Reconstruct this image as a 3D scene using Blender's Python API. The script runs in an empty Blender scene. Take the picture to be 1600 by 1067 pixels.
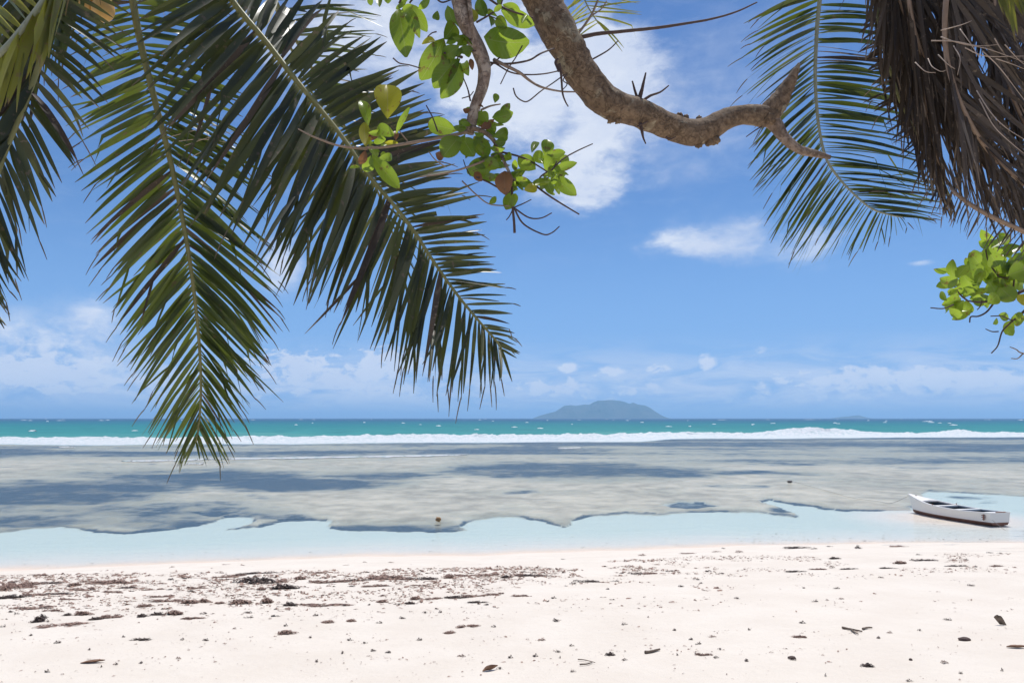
import bpy, math, random
import numpy as np
from mathutils import Vector, noise as mnoise

random.seed(7)
np.random.seed(7)
scene = bpy.context.scene
R = math.radians

# ------------------------------------------------------------------ camera
CZ = 3.6                      # camera height above the water
FPX = 1244.0                  # focal length in photo pixels (28 mm on full frame)
PITCH = math.atan(119.5 / FPX)
cam_data = bpy.data.cameras.new('camera')
cam_data.sensor_width = 36.0
cam_data.lens = 36.0 * FPX / 1600.0
cam_data.clip_start = 0.05
cam_data.clip_end = 60000
cam = bpy.data.objects.new('camera', cam_data)
scene.collection.objects.link(cam)
cam.location = (0, 0, CZ)
cam.rotation_euler = (R(90) + PITCH, 0, 0)
scene.camera = cam

# ------------------------------------------------------------------ sky, sun, exposure
SUN_EL, SUN_AZ = R(71), R(24)           # azimuth from +Y (out to sea) towards +X
scene.view_settings.view_transform = 'Standard'
scene.view_settings.look = 'None'
scene.view_settings.exposure = 0.0
scene.view_settings.gamma = 1.0
scene.view_settings.use_curve_mapping = False

sun_data = bpy.data.lights.new('sun', 'SUN')
sun_data.energy = 4.4
sun_data.angle = R(0.5)
sun_data.color = (1.0, 0.965, 0.92)
sun = bpy.data.objects.new('sun', sun_data)
scene.collection.objects.link(sun)
sd = Vector((math.sin(SUN_AZ) * math.cos(SUN_EL), math.cos(SUN_AZ) * math.cos(SUN_EL), math.sin(SUN_EL)))
sun.rotation_euler = sd.to_track_quat('Z', 'Y').to_euler()
sun.location = (0, 0, 50)

_f = Vector((0, math.cos(PITCH), math.sin(PITCH)))
_u = Vector((0, -math.sin(PITCH), math.cos(PITCH)))
CAM = Vector((0, 0, CZ))


def ray(px, py):
    return _f + Vector((1, 0, 0)) * ((px - 800) / FPX) + _u * ((533.5 - py) / FPX)


def at(px, py, y):
    d = ray(px, py)
    return CAM + d * (y / d.y)


def ground(px, py, z=0.0):
    d = ray(px, py)
    return CAM + d * ((z - CZ) / d.z)


def project(p):
    v = p - CAM
    w = v.dot(_f)
    return 800 + FPX * v.x / w, 533.5 - FPX * v.dot(_u) / w


world = bpy.data.worlds.new('World')
scene.world = world
world.use_nodes = True
try:
    scene.cycles.volume_bounces = 1
    scene.cycles.transparent_max_bounces = 24
    scene.cycles.max_bounces = 8
except Exception:
    pass


class NT:
    def __init__(self, tree):
        self.t = tree

    def n(self, typ, **kw):
        nd = self.t.nodes.new(typ)
        for k, v in kw.items():
            setattr(nd, k, v)
        return nd

    def link(self, a, b):
        self.t.links.new(a, b)

    def val(self, sock, v):
        if isinstance(v, bpy.types.NodeSocket):
            self.link(v, sock)
        else:
            sock.default_value = v

    def math(self, op, a, b=None, clamp=False):
        nd = self.n('ShaderNodeMath', operation=op, use_clamp=clamp)
        self.val(nd.inputs[0], a)
        if b is not None:
            self.val(nd.inputs[1], b)
        return nd.outputs[0]

    def vmath(self, op, a, b=None):
        nd = self.n('ShaderNodeVectorMath', operation=op)
        self.val(nd.inputs[0], a)
        if b is not None:
            self.val(nd.inputs[1], b)
        return nd.outputs['Value'] if op in ('LENGTH', 'DOT_PRODUCT', 'DISTANCE') else nd.outputs[0]

    def ramp(self, v, a, b, c=0.0, d=1.0, smooth=True):
        nd = self.n('ShaderNodeMapRange', interpolation_type='SMOOTHSTEP' if smooth else 'LINEAR')
        self.val(nd.inputs[0], v)
        for i, q in enumerate((a, b, c, d)):
            self.val(nd.inputs[i + 1], q)
        return nd.outputs[0]

    def mix(self, f, a, b, blend='MIX'):
        nd = self.n('ShaderNodeMix', data_type='RGBA', blend_type=blend)
        self.val(nd.inputs[0], f)
        for s, q in ((nd.inputs[6], a), (nd.inputs[7], b)):
            if isinstance(q, tuple) and len(q) == 3:
                q = q + (1,)
            self.val(s, q)
        return nd.outputs[2]

    def noise(self, vec, scale, detail=4, rough=0.55, dist=0.0):
        nd = self.n('ShaderNodeTexNoise')
        if vec is not None:
            self.val(nd.inputs['Vector'], vec)
        nd.inputs['Scale'].default_value = scale
        nd.inputs['Detail'].default_value = detail
        nd.inputs['Roughness'].default_value = rough
        nd.inputs['Distortion'].default_value = dist
        return nd

    def comb(self, x, y, z):
        nd = self.n('ShaderNodeCombineXYZ')
        for i, q in enumerate((x, y, z)):
            self.val(nd.inputs[i], q)
        return nd.outputs[0]


def build_world():
    t = world.node_tree
    t.nodes.clear()
    N = NT(t)
    out = N.n('ShaderNodeOutputWorld')
    bg = N.n('ShaderNodeBackground')
    bg.inputs['Strength'].default_value = 0.1
    N.link(bg.outputs[0], out.inputs['Surface'])
    sky = N.n('ShaderNodeTexSky', sky_type='NISHITA')
    sky.sun_disc = False
    sky.sun_elevation = SUN_EL
    sky.sun_rotation = SUN_AZ
    sky.altitude = 0
    sky.air_density = 1.0
    sky.dust_density = 0.25
    sky.ozone_density = 2.2
    col = N.mix(1.0, sky.outputs[0], SKY_TINT, 'MULTIPLY')
    tc = N.n('ShaderNodeTexCoord')
    sep = N.n('ShaderNodeSeparateXYZ')
    N.link(tc.outputs['Generated'], sep.inputs[0])
    az = N.math('ARCTAN2', sep.outputs[0], sep.outputs[1])
    el = N.math('ARCSINE', sep.outputs[2])
    p = N.comb(az, el, 0.0)
    # the lowest few degrees of sky are bluer air over the sea
    low = N.ramp(el, 0.0, 0.30, 1.0, 0.0)
    col = N.mix(N.math('MULTIPLY', low, 0.80), col, SKY_LOW)
    stretched = N.vmath('MULTIPLY', p, (1.0, 1.9, 1.0))
    warp = N.noise(stretched, 9.0, 8, 0.62)
    wv = N.vmath('SUBTRACT', warp.outputs['Color'], (0.5, 0.5, 0.5))
    fine = N.noise(stretched, 22.0, 8, 0.62, 0.4)
    small = N.noise(N.vmath('MULTIPLY', p, (1.0, 1.6, 1.0)), 48.0, 6, 0.62, 0.3)
    wv2 = N.vmath('SUBTRACT', small.outputs['Color'], (0.5, 0.5, 0.5))
    strat = N.noise(N.vmath('MULTIPLY', p, (1.0, 4.2, 1.0)), 10.0, 8, 0.66, 0.7)
    total = None
    for (px, py, rx, ry, s, wa) in CLOUDS:
        d = ray(px, py).normalized()
        a0, e0 = math.atan2(d.x, d.y), math.asin(d.z)
        ra, re = rx / FPX * math.cos(a0) ** 1.5, ry / FPX * math.cos(a0)
        q = N.vmath('SUBTRACT', p, (a0, e0, 0))
        q = N.vmath('MULTIPLY', q, (1 / ra, 1 / re, 0))
        q = N.vmath('ADD', q, N.vmath('MULTIPLY', wv if rx > 34 else wv2, (wa, wa, 0)))
        if rx > 34 and py > 540:
            q = N.vmath('ADD', q, N.vmath('MULTIPLY', wv2, (wa, wa * 1.2, 0)))
        m = N.ramp(N.vmath('LENGTH', q), 1.25, 0.05, 0.0, s)
        total = m if total is None else N.math('ADD', total, m)
    # the same kind of fair-weather cloud goes on round the rest of the sky
    vis = N.math('ABSOLUTE', az)
    elsewhere = N.ramp(vis, 0.62, 0.95, 0.0, 1.0)
    over = N.ramp(el, 0.50, 0.75, 0.0, 1.0)
    elsewhere = N.math('MAXIMUM', elsewhere, over)
    gen = N.noise(N.vmath('MULTIPLY', tc.outputs['Generated'], (1.0, 1.0, 1.8)), 2.6, 4, 0.55)
    genm = N.ramp(gen.outputs[0], 0.52, 0.72, 0.0, 0.8)
    total = N.math('ADD', total, N.math('MULTIPLY', genm, elsewhere))
    det = N.ramp(fine.outputs[0], 0.30, 0.70, 0.62, 1.30, False)
    lowdet = N.ramp(small.outputs[0], 0.32, 0.66, 0.25, 1.45, False)
    det = N.mix(N.ramp(el, 0.06, 0.13, 1.0, 0.0), det, lowdet)
    dens = N.ramp(N.math('MULTIPLY', total, det), 0.02, 0.92, 0.0, 1.0)
    # thin layered bank low over the horizon, all round
    bank = N.math('MULTIPLY', N.ramp(el, 0.03, 0.11, 1.0, 0.0), N.ramp(strat.outputs[0], 0.34, 0.64, 0.08, 0.85))
    # faint cirrus veil
    veil = N.math('MULTIPLY', N.ramp(strat.outputs[0], 0.45, 0.75, 0.0, 0.10), N.ramp(el, 0.12, 0.3, 0.0, 1.0))
    dens = N.math('MAXIMUM', dens, bank)
    dens = N.math('MAXIMUM', dens, veil)
    shade = N.ramp(warp.outputs[0], 0.35, 0.65, 0.0, 1.0)
    ccol = N.mix(shade, CLOUD_A, CLOUD_B)
    ccol = N.mix(N.math('MULTIPLY', low, 0.55), ccol, CLOUD_LOW)
    N.link(N.mix(N.math('MINIMUM', dens, 0.92), col, ccol), bg.inputs['Color'])


SKY_TINT = (0.54, 0.76, 1.06)
SKY_LOW = (2.3, 4.4, 8.8)
CLOUD_A = (6.6, 7.3, 8.9)
CLOUD_B = (8.0, 8.5, 9.5)
CLOUD_LOW = (6.2, 7.1, 9.2)
CLOUDS = [  # photo x, y, half width, half height, strength, raggedness
    (862, 185, 170, 155, 0.62, 2.4), (800, 120, 150, 110, 0.60, 1.9), (925, 265, 62, 62, 0.70, 1.8),
    (965, 130, 90, 110, 0.55, 1.6), (940, 60, 70, 50, 0.55, 1.5), (640, 60, 230, 130, 0.45, 1.4), (500, 70, 190, 130, 0.40, 1.4),
    (1060, 215, 190, 110, 0.26, 2.2), (1150, 90, 220, 120, 0.22, 2.0), (1128, 370, 100, 50, 0.56, 2.4), (1060, 380, 70, 26, 0.5, 2.2),
    (1268, 384, 80, 36, 0.5, 2.4), (1440, 411, 26, 6, 0.55, 0.8), (152, 490, 52, 34, 0.62, 1.8),
    (40, 520, 150, 90, 0.5, 1.6), (200, 560, 200, 60, 0.30, 1.6), (440, 412, 48, 56, 0.65, 1.5), (100, 580, 130, 30, 1.1, 2.0), (20, 590, 90, 26, 0.8, 2.0),
    (250, 608, 130, 26, 0.8, 2.0), (520, 588, 150, 32, 1.1, 2.0), (610, 566, 66, 26, 1.0, 1.8), (440, 570, 70, 20, 0.8, 2.0), (640, 612, 120, 20, 0.8, 2.0),
    (888, 574, 20, 11, 1.2, 1.2), (955, 584, 36, 14, 1.1, 1.3), (1030, 576, 34, 14, 1.0, 1.5),
    (1104, 567, 22, 15, 1.2, 1.3), (870, 606, 100, 18, 1.0, 1.8), (1020, 610, 70, 16, 0.7, 1.8),
    (1420, 588, 190, 20, 1.0, 2.0), (1510, 602, 140, 16, 1.0, 2.0), (1250, 600, 130, 16, 0.6, 2.0), (1590, 590, 90, 14, 0.8, 2.0),
    (1188, 547, 18, 8, 0.7, 1.2), (1330, 620, 220, 14, 0.7, 2.0)]
build_world()

# ------------------------------------------------------------------ helpers
ORIGIN = {}


def link(o):
    scene.collection.objects.link(o)
    return o


def tag(o, label=None, cat=None, group=None, kind=None):
    if label: o['label'] = label
    if cat: o['category'] = cat
    if group: o['group'] = group
    if kind: o['kind'] = kind
    return o


def empty(name, loc, parent=None):
    o = bpy.data.objects.new(name, None)
    link(o)
    loc = Vector(loc)
    o.empty_display_size = 0.2
    if parent:
        o.parent = parent
        o.location = loc - ORIGIN[parent.name]
    else:
        o.location = loc
    ORIGIN[o.name] = loc
    return o


def mesh(name, verts, faces, mat, parent=None, origin=None, smooth=True, attrs=None):
    """one mesh object from world-space vertices"""
    v = np.asarray(verts, dtype=np.float64).reshape(-1, 3)
    if origin is None:
        origin = ORIGIN[parent.name] if parent else Vector((0, 0, 0))
    origin = Vector(origin)
    v = v - np.array(origin)
    me = bpy.data.meshes.new(name)
    me.from_pydata(v.tolist() if len(v) < 50000 else v, [], faces)
    if smooth:
        me.polygons.foreach_set('use_smooth', np.ones(len(me.polygons), dtype=bool))
    if attrs:
        for k, a in attrs.items():
            at_ = me.attributes.new(k, 'FLOAT', 'POINT')
            at_.data.foreach_set('value', np.asarray(a, dtype=np.float32))
    me.materials.append(mat)
    o = bpy.data.objects.new(name, me)
    link(o)
    if parent:
        o.parent = parent
        o.location = origin - ORIGIN[parent.name]
    else:
        o.location = origin
    ORIGIN[o.name] = origin
    return o


def grid_faces(nr, nc, off=0):
    r = np.arange(nr - 1)[:, None] * nc
    c = np.arange(nc - 1)[None, :]
    a = (r + c).ravel() + off
    return np.stack([a, a + 1, a + 1 + nc, a + nc], axis=1).tolist()


def catmull(pts, n):
    """n points through the control points, each a tuple of any length"""
    P = np.asarray(pts, dtype=float)
    m = len(P)
    if m == 2:
        s = np.linspace(0, 1, n)[:, None]
        return P[0] * (1 - s) + P[1] * s
    seg = np.linalg.norm(np.diff(P[:, :3], axis=0), axis=1)
    cum = np.concatenate([[0], np.cumsum(np.maximum(seg, 1e-6))])
    out = []
    for s in np.linspace(0, cum[-1], n):
        i = min(m - 2, max(0, int(np.searchsorted(cum, s, 'right')) - 1))
        t = (s - cum[i]) / (cum[i + 1] - cum[i])
        p1, p2 = P[i], P[i + 1]
        p0 = P[i - 1] if i > 0 else 2 * p1 - p2
        p3 = P[i + 2] if i + 2 < m else 2 * p2 - p1
        out.append(0.5 * ((2 * p1) + (-p0 + p2) * t + (2 * p0 - 5 * p1 + 4 * p2 - p3) * t * t + (-p0 + 3 * p1 - 3 * p2 + p3) * t ** 3))
    return np.array(out)


def tube(path, radii, sides=8, rough=0.0, rscale=8.0, flat=1.0, seed=0.0, cap=True):
    """verts, faces of a tapered tube; rough adds lumps to the skin"""
    P = [Vector(p) for p in path]
    n = len(P)
    verts, faces = [], []
    up = Vector((0.13, 0.31, 0.94))
    prev = None
    for i in range(n):
        T = (P[min(n - 1, i + 1)] - P[max(0, i - 1)]).normalized()
        if prev is None:
            A = T.cross(up).normalized()
        else:
            A = (prev - T * prev.dot(T)).normalized()
        prev = A
        B = T.cross(A)
        for k in range(sides):
            th = 2 * math.pi * k / sides
            dirv = A * math.cos(th) + B * math.sin(th) * flat
            r = radii[i]
            if rough:
                q = (P[i] + dirv * r) * rscale + Vector((seed, seed, seed))
                r *= 1 + rough * (mnoise.noise(q) * 0.7 + 0.5 * mnoise.noise(q * 2.7) + 0.3 * mnoise.noise(q * 6.1))
            verts.append(P[i] + dirv * r)
    for i in range(n - 1):
        for k in range(sides):
            k2 = (k + 1) % sides
            faces.append((i * sides + k, i * sides + k2, (i + 1) * sides + k2, (i + 1) * sides + k))
    if cap:
        faces.append(tuple(range(sides))[::-1])
        faces.append(tuple((n - 1) * sides + k for k in range(sides)))
    return verts, faces


def join(parts):
    V, F = [], []
    for v, f in parts:
        o = len(V)
        V.extend(v)
        F.extend([tuple(i + o for i in q) for q in f])
    return V, F


# ------------------------------------------------------------------ materials
def new_mat(name):
    m = bpy.data.materials.new(name)
    m.use_nodes = True
    m.node_tree.nodes.clear()
    N = NT(m.node_tree)
    out = N.n('ShaderNodeOutputMaterial')
    return m, N, out


def principled(N, base, rough=0.5, spec=0.5, normal=None):
    b = N.n('ShaderNodeBsdfPrincipled')
    if isinstance(base, tuple):
        base = base + (1,)
    N.val(b.inputs['Base Color'], base)
    N.val(b.inputs['Roughness'], rough)
    N.val(b.inputs['Specular IOR Level'], spec)
    if normal is not None:
        N.link(normal, b.inputs['Normal'])
    return b


def bump(N, h, strength=0.3, dist=0.01):
    b = N.n('ShaderNodeBump')
    b.inputs['Strength'].default_value = strength
    b.inputs['Distance'].default_value = dist
    N.link(h, b.inputs['Height'])
    return b.outputs[0]


def attr(N, name):
    return N.n('ShaderNodeAttribute', attribute_name=name).outputs['Fac']


def position(N):
    return N.n('ShaderNodeNewGeometry').outputs['Position']


def plain(name, col, rough=0.5, spec=0.5, var=0.15, scale=30.0, bmp=0.0):
    m, N, out = new_mat(name)
    nz = N.noise(N.n('ShaderNodeTexCoord').outputs['Object'], scale, 5)
    dark = tuple(c * (1 - var) for c in col)
    lite = tuple(min(1, c * (1 + var)) for c in col)
    b = principled(N, N.mix(nz.outputs[0], dark, lite), rough, spec, bump(N, nz.outputs[0], bmp, 0.01) if bmp else None)
    N.link(b.outputs[0], out.inputs[0])
    return m


def leaf_mat(name, deep, light, brown, glow, rough=0.38, trans=0.35, spec=0.5, tipa=0.80, basec=None, vein=None):
    """thin leaf: glossy skin with light shining through; 'tone' varies leaf to leaf, 'along' runs base to tip"""
    m, N, out = new_mat(name)
    tone, along = attr(N, 'tone'), attr(N, 'along')
    nz = N.noise(position(N), 26.0, 5, 0.6)
    c = N.mix(tone, deep, light)
    c = N.mix(N.ramp(nz.outputs[0], 0.35, 0.7, 0.0, 0.45), c, tuple(0.6 * x for x in light))
    tip = N.ramp(N.math('ADD', along, N.math('MULTIPLY', N.math('SUBTRACT', nz.outputs[0], 0.5), 0.35)), tipa, 1.02)
    spot = N.ramp(nz.outputs[0], 0.60, 0.66, 0.0, 0.7)
    c = N.mix(N.math('MAXIMUM', tip, spot), c, brown)
    g = N.mix(tone, tuple(0.7 * x for x in glow), glow)
    g = N.mix(N.math('MAXIMUM', tip, spot), g, tuple(1.2 * x for x in brown))
    if basec:
        bf = N.ramp(along, 0.012, 0.06, 0.9, 0.0)
        c = N.mix(bf, c, basec)
    if vein:
        ac = attr(N, 'across')
        aa = N.math('ABSOLUTE', ac)
        mid = N.ramp(aa, 0.015, 0.055, 1.0, 0.0)
        ph = N.math('SINE', N.math('SUBTRACT', N.math('MULTIPLY', along, 62.0), N.math('MULTIPLY', aa, 14.0)))
        lat = N.math('MULTIPLY', N.ramp(ph, 0.80, 1.0), 0.40)
        vf = N.math('MAXIMUM', mid, lat)
        c = N.mix(N.math('MULTIPLY', vf, 0.7), c, vein)
        g = N.mix(N.math('MULTIPLY', vf, 0.5), g, vein)
    nrm = bump(N, nz.outputs[0], 0.12, 0.004)
    b = principled(N, c, rough, spec, nrm)
    tr = N.n('ShaderNodeBsdfTranslucent')
    N.link(g, tr.inputs[0])
    mx = N.n('ShaderNodeMixShader')
    mx.inputs[0].default_value = trans
    N.link(b.outputs[0], mx.inputs[1])
    N.link(tr.outputs[0], mx.inputs[2])
    N.link(mx.outputs[0], out.inputs[0])
    return m


M = {}
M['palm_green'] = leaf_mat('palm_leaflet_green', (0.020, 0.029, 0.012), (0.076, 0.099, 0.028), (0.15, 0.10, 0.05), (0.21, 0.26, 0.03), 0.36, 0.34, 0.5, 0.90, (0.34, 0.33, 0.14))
M['palm_dark'] = leaf_mat('palm_leaflet_dark', (0.017, 0.023, 0.013), (0.078, 0.082, 0.033), (0.15, 0.11, 0.07), (0.16, 0.18, 0.025), 0.40, 0.26, 0.5, 0.90, (0.36, 0.34, 0.15))  # darker, less translucent copy of the palm green
M['palm_bright'] = leaf_mat('palm_leaflet_sunlit', (0.06, 0.075, 0.02), (0.15, 0.155, 0.03), (0.22, 0.15, 0.06), (0.46, 0.44, 0.05), 0.36, 0.45, 0.5, 0.90, (0.40, 0.38, 0.14))  # sunlit copy of the palm green, the sun's brightening put into its colour
M['palm_dry'] = leaf_mat('palm_leaflet_dry', (0.042, 0.030, 0.021), (0.15, 0.108, 0.072), (0.24, 0.175, 0.115), (0.10, 0.07, 0.04), 0.55, 0.10, 0.3, 0.88)
M['tree_leaf'] = leaf_mat('broad_leaf', (0.035, 0.075, 0.014), (0.115, 0.175, 0.024), (0.16, 0.07, 0.03), (0.40, 0.55, 0.045), 0.26, 0.58, 0.5, 0.97, None, (0.30, 0.34, 0.10))
M['tree_leaf_pale'] = leaf_mat('broad_leaf_yellow', (0.22, 0.20, 0.02), (0.34, 0.30, 0.03), (0.22, 0.10, 0.03), (0.62, 0.60, 0.03), 0.35, 0.5, 0.5, 1.0, None, (0.40, 0.36, 0.10))
M['tree_leaf_dead'] = leaf_mat('broad_leaf_withered', (0.13, 0.055, 0.025), (0.30, 0.15, 0.06), (0.14, 0.06, 0.03), (0.34, 0.14, 0.04), 0.45, 0.3, 0.4, 0.9, None, (0.25, 0.15, 0.08))


def rachis_mat(name, a, b_, c_):
    m, N, out = new_mat(name)
    pos = position(N)
    nz = N.noise(pos, 14.0, 5, 0.6)
    fine = N.noise(N.vmath('MULTIPLY', pos, (60, 60, 8)), 1.0, 4)
    c = N.mix(nz.outputs[0], a, b_)
    c = N.mix(N.ramp(fine.outputs[0], 0.55, 0.75, 0, 0.6), c, c_)
    b = principled(N, c, 0.42, 0.4, bump(N, fine.outputs[0], 0.25, 0.004))
    N.link(b.outputs[0], out.inputs[0])
    return m


M['rachis_green'] = rachis_mat('frond_stalk_green', (0.15, 0.155, 0.055), (0.30, 0.27, 0.10), (0.13, 0.09, 0.045))
M['rachis_pale'] = rachis_mat('frond_stalk_pale', (0.26, 0.27, 0.17), (0.42, 0.42, 0.30), (0.22, 0.2, 0.1))
M['rachis_dry'] = rachis_mat('frond_stalk_dry', (0.22, 0.14, 0.085), (0.40, 0.27, 0.17), (0.12, 0.07, 0.045))
M['fibre'] = plain('dry_fibre', (0.42, 0.32, 0.24), 0.6, 0.3, 0.25, 12)
M['coconut'] = plain('coconut_husk', (0.62, 0.36, 0.10), 0.4, 0.5, 0.25, 9, 0.1)


def bark_mat(name, dark, mid, pale, scale=1.0):
    m, N, out = new_mat(name)
    pos = position(N)
    big = N.noise(pos, 5.0 * scale, 6, 0.6, 0.5)
    sm = N.noise(pos, 38.0 * scale, 7, 0.68)
    ring = N.noise(N.vmath('MULTIPLY', pos, (1.0, 1.0, 1.0)), 17.0 * scale, 5, 0.62, 1.2)
    crack = N.ramp(N.math('ABSOLUTE', N.math('SUBTRACT', ring.outputs[0], 0.5)), 0.0, 0.035, 0.0, 1.0)
    c = N.mix(N.ramp(sm.outputs[0], 0.3, 0.7), dark, mid)
    lich = N.noise(pos, 11.0 * scale, 4, 0.55, 0.8)
    c = N.mix(N.ramp(lich.outputs[0], 0.56, 0.64, 0, 0.75), c, pale)
    c = N.mix(N.ramp(big.outputs[0], 0.50, 0.66, 0, 0.7), c, dark)
    c = N.mix(N.ramp(crack, 0, 1, 0.45, 1.0), tuple(0.7 * x for x in dark), c)
    h = N.math('ADD', N.math('MULTIPLY', sm.outputs[0], 0.7), N.math('MULTIPLY', crack, 0.25))
    b = principled(N, c, 0.8, 0.25, bump(N, h, 0.8, 0.012))
    N.link(b.outputs[0], out.inputs[0])
    return m


M['bark'] = bark_mat('tree_bark', (0.12, 0.078, 0.048), (0.255, 0.175, 0.108), (0.34, 0.285, 0.19))
M['bark_pale'] = bark_mat('pale_bark', (0.17, 0.115, 0.08), (0.36, 0.27, 0.20), (0.44, 0.36, 0.28))
M['twig'] = plain('twig_bark', (0.085, 0.055, 0.045), 0.75, 0.25, 0.4, 40)
M['twig_pale'] = plain('pale_twig_bark', (0.25, 0.18, 0.13), 0.75, 0.25, 0.35, 40)
M['palm_trunk'] = bark_mat('palm_trunk_bark', (0.13, 0.11, 0.09), (0.26, 0.23, 0.19), (0.36, 0.34, 0.30), 0.7)

# ------------------------------------------------------------------ beach and lagoon bed
SHORE = [ground(px, py) for px, py in ((-120, 896), (0, 890), (150, 885), (300, 880), (450, 872), (600, 869), (760, 866), (900, 862), (1000, 857), (1150, 853), (1300, 850), (1450, 849), (1600, 849), (1720, 849))]
_sx = np.array([p.x for p in SHORE])
_sy = np.array([p.y for p in SHORE])


def shore_y(x):
    return np.interp(x, _sx, _sy) + 0.10 * np.sin(x * 1.3) * np.exp(-((x) / 60) ** 2) + 0.05 * np.sin(x * 3.1 + 1)


def beach_z(x, y):
    t = shore_y(x) - y
    z = np.where(t > 0, 2.15 * np.tanh(0.075 * np.maximum(t, 0)), 0.045 * t)
    return np.maximum(z, -0.22)


def sm(a, b, v):
    t = np.clip((v - a) / (b - a), 0, 1)
    return t * t * (3 - 2 * t)


_TAB = {}


def vnoise(x, y, seed=0):
    """smooth value noise on numpy arrays"""
    if seed not in _TAB:
        _TAB[seed] = np.random.RandomState(seed).rand(256, 256)
    tab = _TAB[seed]
    xi, yi = np.floor(x).astype(int), np.floor(y).astype(int)
    fx, fy = x - xi, y - yi
    fx, fy = fx * fx * (3 - 2 * fx), fy * fy * (3 - 2 * fy)
    g = lambda a, b: tab[a % 256, b % 256]
    return (g(xi, yi) * (1 - fx) + g(xi + 1, yi) * fx) * (1 - fy) + (g(xi, yi + 1) * (1 - fx) + g(xi + 1, yi + 1) * fx) * fy


def fbm(x, y, o=4, seed=0, gain=0.5):
    s, a, n = 0, 1.0, 0
    for i in range(o):
        s = s + a * vnoise(x * 2 ** i + 17.3 * i, y * 2 ** i + 5.1 * i, seed + i)
        n += a
        a *= gain
    return s / n


def sand_relief(x, y):
    d = 0.05 * (fbm(x * 0.45, y * 0.45, 3, 3) - 0.5) + 0.022 * (fbm(x * 2.2, y * 2.2, 4, 9) - 0.5)
    return d * sm(0.4, 2.5, shore_y(x) - y)


def ground_z(x, y):
    x, y = np.asarray(x, float), np.asarray(y, float)
    return beach_z(x, y) + sand_relief(x, y)


def gz(x, y):
    return float(ground_z(np.array([x]), np.array([y]))[0])


def on_sand_many(px, py):
    """where the photo's lines of sight meet the sand"""
    px, py = np.asarray(px, float), np.asarray(py, float)
    a, b = (px - 800) / FPX, (533.5 - py) / FPX
    dy = math.cos(PITCH) - b * math.sin(PITCH)
    dz = math.sin(PITCH) + b * math.cos(PITCH)
    lo, hi = np.full(px.shape, 2.0), np.full(px.shape, 60.0)
    for _ in range(30):
        mid = (lo + hi) / 2
        above = CZ + dz / dy * mid > ground_z(a / dy * mid, mid)
        lo, hi = np.where(above, mid, lo), np.where(above, hi, mid)
    x = a / dy * lo
    return np.stack([x, lo, ground_z(x, lo)], -1)


def on_sand(px, py):
    return Vector(on_sand_many([px], [py])[0])


# outline of the reef flat's shoreward edge, measured in the photo and laid on the lagoon bed
EDGE = [(-400, 836), (0, 830), (60, 822), (95, 820), (130, 826), (190, 831), (240, 828), (300, 821), (335, 812), (352, 806), (400, 806),
        (395, 818), (350, 824), (400, 822), (440, 812), (480, 809), (515, 812), (510, 822), (545, 827), (640, 828), (700, 828), (726, 826), (716, 820), (735, 812),
        (765, 807), (810, 806), (850, 812), (893, 822), (897, 812), (920, 805), (985, 801), (1030, 803), (1100, 797),
        (1180, 799), (1244, 807), (1225, 796), (1188, 784), (1205, 780), (1240, 786), (1290, 795), (1345, 799),
        (1425, 800), (1433, 780), (1450, 766), (1510, 769), (1570, 774), (1600, 775), (2000, 778)]


def densify(poly, step=3.0):
    out = []
    for (x0, y0), (x1, y1) in zip(poly[:-1], poly[1:]):
        n = max(1, int(math.hypot(x1 - x0, (y1 - y0) * 3) / step))
        for k in range(n):
            out.append((x0 + (x1 - x0) * k / n, y0 + (y1 - y0) * k / n))
    out.append(poly[-1])
    return np.array(out)


def poly_mask(px, py, poly):
    """even-odd test for arrays"""
    inside = np.zeros(px.shape, bool)
    n = len(poly)
    j = n - 1
    for i in range(n):
        xi, yi = poly[i]
        xj, yj = poly[j]
        if yi != yj:
            c = ((yi > py) != (yj > py)) & (px < (xj - xi) * (py - yi) / (yj - yi) + xi)
            inside ^= c
        j = i
    return inside


# weed beds: photo x, y, half width, half height, strength
WEED = [(60, 775, 190, 18, 1.0), (130, 762, 170, 15, 1.0), (180, 800, 260, 20, 0.55), (40, 815, 120, 14, 0.8), (300, 740, 240, 10, 0.7), (-60, 790, 160, 30, 0.6), (330, 746, 200, 13, 1.0), (470, 756, 170, 13, 1.0), (590, 742, 110, 8, 0.8), (250, 752, 120, 9, 0.8),
        (820, 734, 150, 13, 1.0), (930, 736, 180, 15, 1.0), (1040, 738, 90, 9, 0.9), (1190, 739, 110, 4.5, 0.9), (1240, 723, 80, 3.5, 0.6), (1120, 721, 90, 4, 0.5),
        (818, 768, 26, 3.5, 0.8), (120, 812, 130, 16, 0.55), (260, 816, 120, 13, 0.65), (400, 800, 60, 6, 0.45), (440, 806, 60, 5, 0.5), (620, 822, 110, 7, 1.0), (690, 822, 60, 5, 0.8),
        (1075, 789, 44, 6, 0.30), (1228, 797, 26, 5, 0.75), (1428, 792, 24, 5, 0.6), (1510, 776, 42, 3.5, 0.75), (1540, 782, 20, 2.5, 0.6), (800, 795, 40, 4, 0.25), (30, 800, 90, 14, 0.35)]
HOLES = [[(295, 797), (320, 798), (380, 797), (352, 802), (332, 807), (310, 803)],
         [(1035, 787), (1060, 783), (1100, 785), (1128, 792), (1080, 794), (1050, 793)]]


SURF_F = [(-900, 695), (0, 694), (120, 695), (300, 693), (450, 694), (640, 692), (780, 692), (900, 690), (1000, 690), (1060, 686), (1100, 685), (1200, 685), (1300, 684), (1600, 683), (2500, 683)]
_fp = [ground(a, b) for a, b in SURF_F]


def surf_front(x):
    return np.interp(x, [p.x for p in _fp], [p.y for p in _fp])


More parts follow.
